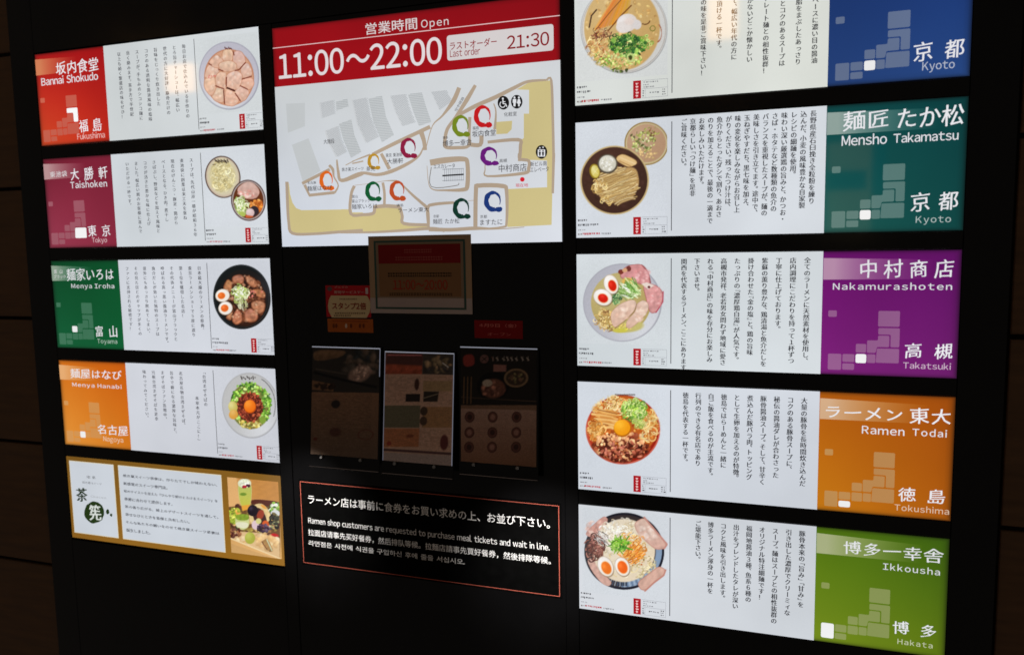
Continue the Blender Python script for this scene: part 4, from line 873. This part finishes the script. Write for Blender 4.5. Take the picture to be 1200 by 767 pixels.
def ringQ(fr, cx, cy, rx, ry, col):
    s = Ink(.0030); n = 26; P, Wd = [], []
    for i in range(n):
        u = i / (n - 1); th = math.radians(25 - 310 * u)
        P.append((cx + rx * .84 * math.cos(th), cy + ry * .84 * math.sin(th)))
        Wd.append(rx * (0.07 + .50 * min(1, u / .55) ** 1.1 + .06 * math.sin(u * 37) * (u > .2)))
    s.rib(P, Wd, col, 0, fr, False)
    s.rib([(cx + rx * .98 * math.cos(math.radians(t_)), cy + ry * .98 * math.sin(math.radians(t_))) for t_ in range(-120, -20, 12)], [rx * .02, rx * .06, rx * .05] + [rx * .03] * 6, col, .0001, fr, False)
    random.seed(int(cx)); s.ell(cx + rx * .68, cy + ry * .82, rx * .44, ry * .26, col, .0002, 18, fr, .12); s.ell(cx + rx * .3, cy + ry * .86, rx * .34, ry * .16, col, .0003, 14, fr, .1)
    s.build('shop_mark', M_LIT, mp_)
ringQ(MB_, 285, 470, 66, 86, (112, 130, 30)); ringQ(MB_, 464, 392, 68, 88, (190, 24, 30)); ringQ(MC, 517, 20, 68, 88 * .82, (104, 24, 120)); ringQ(MC, 547, 388, 68, 82, (24, 52, 116)); ringQ(MC, 290, 446, 66, 82, (8, 52, 40))
ringQ(ME, 292, 336, 66, 86, (8, 84, 44)); ringQ(ME, 510, 330, 66, 88, (180, 74, 34)); ringQ(MD, 610, 638, 68, 88, (134, 24, 60)); ringQ(ME, 297, 70, 52, 70, (178, 136, 40)); ringQ(MF, 408, 218, 54, 78, (214, 100, 26))
s = Ink(.0034); INK = (58, 56, 60)
for fr, txt, tl, br in ((MB_, '博多', (135, 558), (180, 580)), (MB_, '博多一幸舎', (135, 592), (372, 630)), (MB_, '福島', (378, 478), (430, 502)), (MB_, '坂内食堂', (375, 512), (568, 552)), (MB_, '化粧室', (635, 362), (740, 390)),
                        (MC, '高槻', (598, 45), (660, 72)), (MC, '中村商店', (592, 92), (820, 142)), (MC, '新ビル南', (850, 68), (985, 100)), (MC, 'エレベータ', (850, 112), (1000, 146)), (MC, '京都', (440, 502), (498, 528)), (MC, 'ますたに', (440, 540), (622, 580)),
                        (MC, '京都', (58, 500), (105, 524)), (MC, '麺匠 たか松', (55, 535), (272, 570)), (MC, 'エスカレータ', (60, 90), (235, 116)), (ME, '徳島', (500, 452), (562, 476)), (ME, 'ラーメン東大', (512, 488), (790, 522)), (ME, '富山', (100, 372), (152, 398)),
                        (ME, '富山ブラック', (100, 412), (262, 438)), (ME, '麺家いろは', (98, 455), (330, 492)), (MD, '東京 東池袋', (403, 690), (552, 716)), (ME, '大勝軒', (415, 48), (562, 88)), (ME, '焼き菓スイーツ', (8, 128), (205, 152)), (ME, '茶筅', (228, 118), (310, 156)),
                        (MF, '名古屋', (250, 228), (322, 248)), (MF, '麺屋はなび', (250, 266), (450, 298)), (MA, '大階段', (255, 228), (310, 248))):
    s = Ink(.0034); text_fr(s, txt, fr, tl, br, INK, .004); s.build('map_label', M_LIT, mp_, True)
s = Ink(.0034)
text_fr(s, '現在地', MC, (730, 246), (832, 272), (196, 40, 70), .004)
s.build('map_label', M_LIT, mp_, True); s = Ink(.0034); V, F = glyph('空中経路'); lo, hi = V.min(0), V.max(0); Q = (V - lo) / (hi - lo); a_ = math.radians(-60)
s.raw([MB_((228 + q[0] * 130 * math.cos(a_) - q[1] * 24 * math.sin(a_), 345 + q[0] * 130 * math.sin(a_) + q[1] * 24 * math.cos(a_))) for q in Q], F, INK)
s.build('map_label', M_LIT, mp_, True)
def icon(fr, cx, cy, kind):
    s = Ink(.0032); s.ell(cx, cy, 47, 56, (18, 18, 20), 0, 28, fr); Wt = (222, 224, 228); u = .0004
    if kind == 'wheel':
        s.ell(cx - 4, cy - 33, 8, 9, Wt, u, 12, fr); s.rib([(cx - 4, cy - 22), (cx - 2, cy + 8), (cx + 18, cy + 10), (cx + 28, cy + 32)], 9, Wt, u, fr, False); s.rib([(cx - 2, cy - 8), (cx + 16, cy - 8)], 7, Wt, u + .0001, fr)
        s.rib([(cx + 22 * math.cos(math.radians(t_)) - 6, cy + 14 + 24 * math.sin(math.radians(t_))) for t_ in range(20, 250, 20)], 7, Wt, u + .0002, fr, False)
    elif kind == 'toilet':
        for q, o_ in enumerate((-18, 18)):
            X = cx + o_; s.ell(X, cy - 34, 8, 9, Wt, u + .0001 * q, 12, fr)
            if q == 0: s.poly([(X - 14, cy - 22), (X + 14, cy - 22), (X + 15, cy + 8), (X + 9, cy + 8), (X + 8, cy + 38), (X - 8, cy + 38), (X - 9, cy + 8), (X - 15, cy + 8)], Wt, u, fr)
            else: s.poly([(X - 8, cy - 22), (X + 8, cy - 22), (X + 17, cy + 14), (X + 7, cy + 14), (X + 6, cy + 38), (X - 6, cy + 38), (X - 7, cy + 14), (X - 17, cy + 14)], Wt, u, fr)
    else:
        s.poly([(cx - 30, cy - 20), (cx + 30, cy - 20), (cx + 30, cy + 38), (cx - 30, cy + 38)], Wt, u, fr)
        s.poly([(cx - 22, cy - 28), (cx - 4, cy - 28), (cx - 13, cy - 42)], Wt, u, fr); s.poly([(cx + 4, cy - 42), (cx + 22, cy - 42), (cx + 13, cy - 28)], Wt, u + .0001, fr)
        for X in (cx - 13, cx + 13): s.ell(X, cy - 9, 6, 7, (18, 18, 20), u + .0003, 10, fr); s.poly([(X - 9, cy), (X + 9, cy), (X + 5, cy + 32), (X - 5, cy + 32)], (18, 18, 20), u + .0003, fr)
    s.build('pictogram', M_LIT, mp_)
icon(MB_, 630, 284, 'wheel'); icon(MB_, 739, 276, 'toilet'); icon(MB_, 941, 685, 'lift')

# ------------------------------------------------------------------ queue notice (white vinyl on black)
z = Fr(340, 550, 3.636)
xa_, xb_, ya_, yb_ = -.984, -.061, 1.1415, 1.4320
t = thing('queue_notice', (xa_ + xb_) / 2, yb_, 'black plate with thin red outline and white lettering asking customers to buy meal tickets', 'notice')
box('plate', xa_ - .006, xb_ + .006, ya_ - .006, yb_ + .006, .0003, .0022, M_MATTE, t, .0005)
s = Ink(.0030); w_ = .0024; RC = (190, 98, 82)
s.rect(xa_, ya_, xb_, ya_ + w_, RC); s.rect(xa_, yb_ - w_, xb_, yb_, RC); s.rect(xa_, ya_ + w_, xa_ + w_, yb_ - w_, RC); s.rect(xb_ - w_, ya_ + w_, xb_, yb_ - w_, RC); s.build('red_outline', M_FILM, t)
for txt, tl, br, o_ in (('ラーメン店は事前に食券をお買い求めの上、お並び下さい。', (78, 104), (1108, 250), .012), ('Ramen shop customers are requested to purchase meal tickets and wait in line.', (79, 200), (1107, 350), .010),
                        ('拉面店请事先买好餐券，然后排队等候。拉麵店請事先買好餐券，然後排隊等候。', (79, 250), (1112, 402), .012), ('라면점은 사전에 식권을 구입하신 후에 줄을 서십시오.', (81, 298), (745, 403), .010)):
    s = Ink(.0030); text_fr(s, txt, z, tl, br, (250, 250, 250), o_ * .75); s.build('lettering_line', M_FILM, t, True)

# ------------------------------------------------------------------ paper notice, stamp stickers, red date sticker
t = thing('hours_notice', -.508, .558, 'brown paper notice with dark red heading and 11:00-20:00, overlapping the map panel edge', 'notice')
nx0, nx1, ny0, ny1 = -.6845, -.3305, .3125, .5580
s = Ink(.0046); P = [(nx0, ny0), (nx1, ny0 - .003), (nx1 + .002, ny1 - .001), (nx0 + .001, ny1 + .001)]
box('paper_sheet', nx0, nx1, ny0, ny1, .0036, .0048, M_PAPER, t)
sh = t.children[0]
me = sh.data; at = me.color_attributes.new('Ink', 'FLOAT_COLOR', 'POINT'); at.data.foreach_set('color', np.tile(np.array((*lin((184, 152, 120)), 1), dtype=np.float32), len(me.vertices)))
def nz(u, v): return (nx0 + (nx1 - nx0) * u, ny0 + (ny1 - ny0) * v)
s = Ink(.0052); KR = (146, 106, 70)
s.rect(*nz(.055, .06), *nz(.945, .945), (62, 92, 84)); s.rect(*nz(.075, .085), *nz(.925, .92), (150, 126, 104), .0002); s.rect(*nz(.10, .11), *nz(.90, .78), KR, .0004); s.rect(*nz(.10, .115), *nz(.90, .355), (140, 20, 24), .0006)
s.rect(*nz(.0, .80), *nz(.054, 1.0), (196, 178, 172), .0002); s.rect(*nz(.946, .80), *nz(1.0, 1.0), (196, 178, 172), .0002); s.rect(*nz(.054, .946), *nz(.946, 1.0), (196, 178, 172), .0002); s.rect(*nz(.076, .80), *nz(.924, .919), (190, 170, 164), .0006)  # paler lower strip: reflected light put into the paper's colour
s.build('border_and_lit_strip', M_PAPER, t)
s = Ink(.0062); a, b = nz(.24, .57), nz(.77, .69); text_box(s, '11:00〜20:00', a[0], a[1], b[0], b[1], (176, 58, 36), .022)
rs = random.Random(5)
def blur_line(s, x0, x1, y, h, col, nzf):
    x = x0
    while x < x1:
        w_ = rs.uniform(.012, .024); k_ = rs.choice((0, 1, 2))
        a, b = nzf(x, y), nzf(min(x + w_, x1), y + h)
        s.rect(a[0], a[1], b[0], a[1] + (b[1] - a[1]) * .3, col); s.rect(a[0], b[1] - (b[1] - a[1]) * .26, b[0], b[1], col)
        m_ = (a[0] + b[0]) / 2; s.rect(m_ - .0006, a[1], m_ + .0006, b[1], col, .0001)
        x += w_ + .006
blur_line(s, .19, .81, .475, .05, (46, 32, 22), nz); blur_line(s, .2, .82, .735, .032, (60, 44, 30), nz); blur_line(s, .36, .63, .175, .045, (176, 84, 78), nz); blur_line(s, .27, .73, .27, .045, (176, 84, 78), nz)
s.build('lettering', M_PAPER, t, True)
def paper(name, t, x0, y0, x1, y1, col, d0=.0004, d1=.0014):
    o = box(name, x0, x1, y0, y1, d0, d1, M_PAPER, t); me = o.data
    at = me.color_attributes.new('Ink', 'FLOAT_COLOR', 'POINT'); at.data.foreach_set('color', np.tile(np.array((*lin(col), 1), dtype=np.float32), len(me.vertices)))
    return o
z = Fr(370, 320, 9.5875)
a, b = z((110, 137)), z((625, 500))
t = thing('stamp_sticker', (a[0] + b[0]) / 2, b[1], 'red sticker with cream oval reading スタンプ2倍, left of the paper notice', 'sticker')
paper('sheet', t, a[0], a[1], b[0], b[1] - .001, (204, 28, 40))
s = Ink(.0018); P = [(150, 340)] ; s.poly([(175, 250), (580, 252), (612, 310), (620, 375), (608, 440), (575, 500), (185, 497), (150, 430), (140, 370), (150, 300)], (232, 206, 158), 0, z)
s.rect(*z((560, 165)), *z((592, 232)), (222, 206, 206), 0); s.ell(160, 175, 28, 26, (110, 90, 90), .0, 12, z); s.build('cream_oval', M_PAPER, t)
s = Ink(.0024); text_fr(s, 'スタンプ2倍', z, (188, 328), (570, 408), (150, 24, 20), .03); text_fr(s, '買物サービスデー', z, (210, 195), (550, 230), (226, 180, 170), .02); text_fr(s, 'ポルタの', z, (215, 143), (365, 168), (226, 160, 150), .01)
def nzz(u, v): return z((u * 1000, v * 1000))
blur_line(s, .27, .465, .282, .014, (110, 30, 20), nzz); blur_line(s, .22, .56, .44, .016, (90, 40, 20), nzz); blur_line(s, .21, .4, .468, .016, (90, 40, 20), nzz)
s.build('lettering', M_PAPER, t, True)
a, b = z((133, 508)), z((650, 668))
t = thing('orange_sticker', (a[0] + b[0]) / 2, b[1], 'narrow dull orange sticker directly beneath the red stamp sticker', 'sticker')
paper('sheet', t, a[0], a[1], b[0], b[1], (186, 96, 34))
s = Ink(.0018); s.rect(*z((190, 532)), *z((590, 545)), (140, 44, 24), 0)
for x_ in (205, 235, 345, 400, 500, 540): s.ell(x_, 590, 13, 26, (222, 196, 176) if x_ == 345 else (120, 56, 24), .0001, 12, z)
s.build('figures', M_PAPER, t, True)
z = Fr(545, 370, 12.788)
a, b = z((140, 62)), z((868, 345))
t = thing('opening_sticker', (a[0] + b[0]) / 2, b[1], 'plain red sticker announcing an opening date, above the right poster', 'sticker')
paper('sheet', t, a[0], a[1], b[0], b[1], (150, 8, 16))
s = Ink(.0018); text_fr(s, '4月9日（金）', z, (215, 110), (770, 175), (236, 130, 124), .012); text_fr(s, 'オープン', z, (340, 245), (690, 300), (226, 116, 110), .012); s.build('lettering', M_PAPER, t, True)

# ------------------------------------------------------------------ the three posters on standoffs
def poster(name, x0, x1, y0, y1, tilt, label, fr, paint, edge, gain=1.32):
    def mp(x, y, d): return W(x, y, .004 + d + tilt * (y - y0) / (y1 - y0))
    t = thing(name, (x0 + x1) / 2, y1, label, 'poster', 'small posters in the dark middle bay')
    box('backing_plate', x0 - .006, x1 + .006, y0 - .005, y1 + .045, 0, .003, M_BLACK, t, .0005, mp)
    c = Cv(fr, x0, y0, x1, y1, 110, 165, (120, 84, 60), 41); paint(c); g_ = c.C.mean(2, keepdims=True); c.C = np.clip((c.C * .68 + g_ * .32) * gain, 0, 1); c.build('poster_sheet', .0036, M_PAPER, t, .05, mp)
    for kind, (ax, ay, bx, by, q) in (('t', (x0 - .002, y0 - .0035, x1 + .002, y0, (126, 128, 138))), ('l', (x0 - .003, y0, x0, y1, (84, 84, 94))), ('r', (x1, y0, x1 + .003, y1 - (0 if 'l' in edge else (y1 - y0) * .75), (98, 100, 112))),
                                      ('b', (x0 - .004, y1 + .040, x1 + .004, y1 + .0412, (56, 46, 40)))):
        if kind in edge: s = Ink(.0042, mp); s.rect(ax, ay, bx, by, q); s.build('acrylic_edge_glow', M_LIT, t)  # emission stands in for panel light caught by the acrylic edges
    for fx in (.18, .76):
        X, Y = x0 + (x1 - x0) * fx, y1 + .006
        V, F = [], []; n = 14; st = ((0.0, .0055), (.008, .0055), (.010, .004), (.010, .0015), (.0095, 0.0005))
        for d_, r_ in st: V += [mp(X + r_ * math.cos(6.2832 * i / n), Y + r_ * math.sin(6.2832 * i / n), .003 + d_) for i in range(n)]
        for q in range(len(st) - 1): F += [(q * n + i, q * n + (i + 1) % n, (q + 1) * n + (i + 1) % n, (q + 1) * n + i) for i in range(n)]
        F.append(tuple(range((len(st) - 1) * n, len(st) * n))); mesh_obj('standoff_screw', V, F, M_STEEL, t)
        V = [W(X + .005 * math.cos(6.2832 * i / n), Y + .005 * math.sin(6.2832 * i / n), .0006) for i in range(n)] + [mp(X + .005 * math.cos(6.2832 * i / n), Y + .005 * math.sin(6.2832 * i / n), -.0006) for i in range(n)]
        mesh_obj('standoff_post', V, [(i, (i + 1) % n, n + (i + 1) % n, n + i) for i in range(n)], M_STEEL, t)
    return t
DK = .9
def lines_(c, x0, x1, y0, y1, dy, col, a=.5, dens=.6):
    y = y0
    while y < y1:
        x = x0
        while x < x1:
            w_ = c.r.uniform(5, 22)
            if c.r.uniform() < dens: c.line([(x, y), (min(x + w_, x1), y + 1)], 3.5, col, 3, a * c.r.uniform(.5, 1))
            x += w_ + 4
        y += dy
def paint1(c):
    c.poly([(0, 0), (500, 0), (500, 300), (0, 300)], (44, 40, 38), 3); c.poly([(45, 45), (250, 50), (220, 90), (50, 120)], (112, 78, 50), 8, tex=.1, rnd=1); c.scatter(60, 340, 120, 100, 90, [(30, 36, 40), (60, 52, 46), (84, 66, 54)], (10, 34), soft=12)
    c.ell(330, 190, 70, 46, (130, 98, 84), -20, 14); c.scatter(30, 340, 180, 56, 40, [(160, 126, 110), (110, 80, 70)], (8, 18), soft=8); c.line([(60, 180), (240, 225), (430, 265)], 14, (20, 20, 24), 8); c.line([(70, 160), (250, 190)], 8, (70, 60, 54), 6)
    c.poly([(50, 225), (180, 250), (180, 290), (50, 280)], (118, 78, 48), 6); c.scatter(12, 120, 262, 60, 14, [(40, 26, 20)], (8, 18), soft=6); c.poly([(0, 293), (500, 300), (500, 700), (0, 690)], (128, 86, 58), 3, col2=(92, 70, 54))
    lines_(c, 60, 410, 308, 640, 9, (66, 44, 32), .55, .7); c.ell(198, 364, 26, 24, (40, 34, 34), 0, 6); c.ell(205, 525, 34, 26, (80, 44, 36), 0, 10); c.ring(385, 540, 44, 28, 5, (96, 40, 34), 0, 3, .8); c.ell(90, 565, 12, 10, (96, 36, 28), 0, 6)
def paint2(c):
    c.poly([(450, 0), (920, 0), (920, 760), (450, 760)], (150, 112, 92), 3); c.poly([(480, 70), (700, 72), (700, 190), (480, 190)], (140, 52, 30), 4, tex=.1); c.poly([(480, 60), (700, 62), (700, 140), (480, 130)], (72, 38, 36), 10); c.line([(490, 78), (690, 80)], 7, (170, 80, 84), 4)
    c.poly([(700, 60), (890, 65), (890, 195), (700, 190)], (54, 48, 44), 4); c.scatter(30, 790, 140, 80, 46, [(90, 74, 50), (40, 36, 36), (110, 84, 56)], (10, 24), soft=8); c.line([(820, 125), (855, 150)], 5, (190, 180, 180), 3)
    lines_(c, 490, 690, 206, 355, 8, (92, 56, 50)); lines_(c, 715, 880, 206, 365, 8, (96, 60, 40)); c.poly([(710, 230), (880, 230), (880, 290), (710, 290)], (120, 96, 50), 6, .6); c.ell(672, 250, 14, 34, (60, 34, 28), 0, 5); c.poly([(610, 305), (695, 305), (695, 350), (610, 350)], (34, 28, 28), 4); c.poly([(715, 290), (805, 292), (800, 350), (715, 350)], (40, 34, 30), 4); c.line([(715, 330), (800, 305)], 5, (110, 96, 76), 4)
    c.poly([(482, 372), (700, 372), (700, 500), (482, 500)], (82, 78, 58), 4); lines_(c, 490, 640, 385, 490, 13, (60, 62, 44), .4); c.poly([(715, 380), (890, 380), (890, 500), (715, 500)], (134, 92, 54), 4); c.ell(722, 405, 22, 26, (60, 44, 34), 0, 5); c.ell(722, 462, 22, 26, (66, 46, 36), 0, 5); lines_(c, 760, 880, 390, 490, 13, (90, 56, 36))
    c.poly([(482, 505), (700, 505), (700, 610), (482, 610)], (150, 84, 46), 4); c.ell(525, 590, 14, 12, (130, 40, 30)); c.ell(645, 548, 22, 10, (110, 50, 30), 0, 6); lines_(c, 495, 885, 512, 615, 8, (100, 54, 36)); c.ell(850, 585, 24, 44, (84, 34, 34), 0, 6)
    c.line([(485, 625), (890, 650)], 14, (70, 44, 46), 5); c.poly([(482, 640), (895, 660), (900, 720), (482, 700)], (126, 108, 104), 5)
def paint3(c):
    c.poly([(0, 0), (450, 0), (450, 350), (0, 350)], (32, 28, 26), 3); c.poly([(15, 75), (78, 65), (88, 130), (25, 142)], (150, 40, 34), 6, rnd=1); c.ell(138, 95, 24, 24, (112, 70, 66), 0, 4); c.line([(126, 84), (150, 106)], 4, (40, 30, 30), 3); c.line([(150, 84), (126, 106)], 4, (40, 30, 30), 3)
    for i, x in enumerate((180, 205, 240, 262, 285, 312, 345, 375)): c.line([(x, 84 + (i % 3) * 4), (x + 12, 102)], 5, (120, 60, 50) if i == 0 else (168, 150, 140), 4); c.line([(x + 8, 82), (x + 6, 106)], 4, (150, 136, 126), 4, .8)
    c.poly([(190, 125), (262, 128), (262, 165), (190, 165)], (140, 84, 74), 5); c.ell(190, 245, 90, 78, (20, 18, 20), 0, 6); c.ell(192, 258, 68, 54, (110, 60, 44), 0, 10); c.scatter(30, 192, 262, 60, 46, [(140, 80, 60), (84, 44, 34)], (8, 16), soft=6); c.ell(158, 228, 28, 20, (160, 140, 120), 0, 6); c.ell(318, 200, 68, 52, (128, 96, 62), 0, 4); c.ell(318, 200, 56, 41, (62, 46, 34), 0, 6); c.scatter(16, 318, 200, 40, 28, [(110, 96, 50), (90, 60, 40)], (6, 14), soft=5)
    for x in (28, 48, 68): c.line([(x, 195), (x, 340)], 6, (112, 76, 44), 4)
    c.line([(0, 305), (450, 330)], 4, (84, 62, 48), 3); c.poly([(10, 368), (435, 378), (435, 690), (10, 660)], (152, 112, 96), 4, col2=(122, 76, 50))
    for r_ in range(3):
        for q_, x in enumerate((64, 192, 325)):
            y = (415, 500, 580)[r_]; c.ell(x, y, 27, 30, (96, 48, 40), 0, 5, .9); c.ell(x, y, 14, 16, (140, 90, 76) if (r_ + q_) % 2 else (60, 34, 30), 0, 5); c.ring(x, y, 25, 27, 4, (50, 28, 26), 0, 3, .7); lines_(c, x + 38, x + 88, y - 24, y + 26, 11, (110, 66, 54))
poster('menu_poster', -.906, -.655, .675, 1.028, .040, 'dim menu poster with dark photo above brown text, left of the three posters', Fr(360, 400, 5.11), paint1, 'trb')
poster('menu_poster', -.634, -.396, .684, 1.030, .040, 'dim menu poster with pale edges painted to glow and many small boxes, middle of the three posters', Fr(360, 400, 5.11), paint2, 'tlrb', 1.6)
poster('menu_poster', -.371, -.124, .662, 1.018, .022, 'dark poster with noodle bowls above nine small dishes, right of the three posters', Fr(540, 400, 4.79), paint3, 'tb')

# ------------------------------------------------------------------ what the glossy panels mirror: lit lamps and a menu board across the passage
D2 = 5.0
def mirror(u, v):
    x, y = Bp(u, v); k_ = (CZ + D2) / CZ
    return (CX + (x - CX) * k_, CY + (y - CY) * k_)
M_LAMP = mat('warm_lamp', lambda nt, b: (b.inputs['Emission Color'].__setattr__('default_value', (1, .52, .16, 1)), b.inputs['Emission Strength'].__setattr__('default_value', 8.5)))
M_MENU = mat('lit_menu_print', _print(1.0, .4))
def far_box(name, x0, x1, y0, y1, m, t, d0, d1, cols=None):
    V = [W(x, y, D2 + d) for d in (d0, d1) for x, y in ((x0, y0), (x1, y0), (x1, y1), (x0, y1))]
    return mesh_obj(name, V, [(0, 1, 2, 3), (7, 6, 5, 4), (0, 4, 5, 1), (1, 5, 6, 2), (2, 6, 7, 3), (3, 7, 4, 0)], m, t, None if cols is None else [lin(cols)] * 8)
for (p, q, lb) in (((193, 77), (226, 106), 'warm box lamp mirrored as a glow in the red named panel'), ((829, -14), (864, 43), 'warm box lamp mirrored as a glow in the blue named panel')):
    a, b = mirror(*p), mirror(*q)
    t = thing('box_lamp', (a[0] + b[0]) / 2, b[1], lb, 'lamp', 'lamps across the passage'); t.location = W((a[0] + b[0]) / 2, b[1], D2); PINV[t.name] = Matrix.Translation(Vector(t.location)).inverted()
    far_box('diffuser', a[0], b[0], a[1], b[1], M_LAMP, t, 0, .05); far_box('lamp_housing', a[0] - .02, b[0] + .02, a[1] - .03, b[1] + .0, M_BLACK, t, .052, .12)
a, b = mirror(970, 168), mirror(1020, 270)
t = thing('passage_menu_board', (a[0] + b[0]) / 2, b[1], 'softly lit menu board across the passage, mirrored faintly in the teal name field', 'menu board'); t.location = W((a[0] + b[0]) / 2, b[1], D2); PINV[t.name] = Matrix.Translation(Vector(t.location)).inverted()
far_box('board', a[0], b[0], a[1], b[1], M_MENU, t, 0, .04, (190, 170, 130))
a2, b2 = mirror(970, 201), mirror(1015, 222); far_box('blue_strip', a2[0], b2[0], a2[1], b2[1], M_MENU, t, -.004, -.001, (20, 70, 110))
a2, b2 = mirror(1022, 160), mirror(1037, 226); far_box('blue_strip', a2[0], b2[0], a2[1], b2[1], M_MENU, t, 0, .04, (20, 90, 120))

bpy.data.objects.remove(_to)
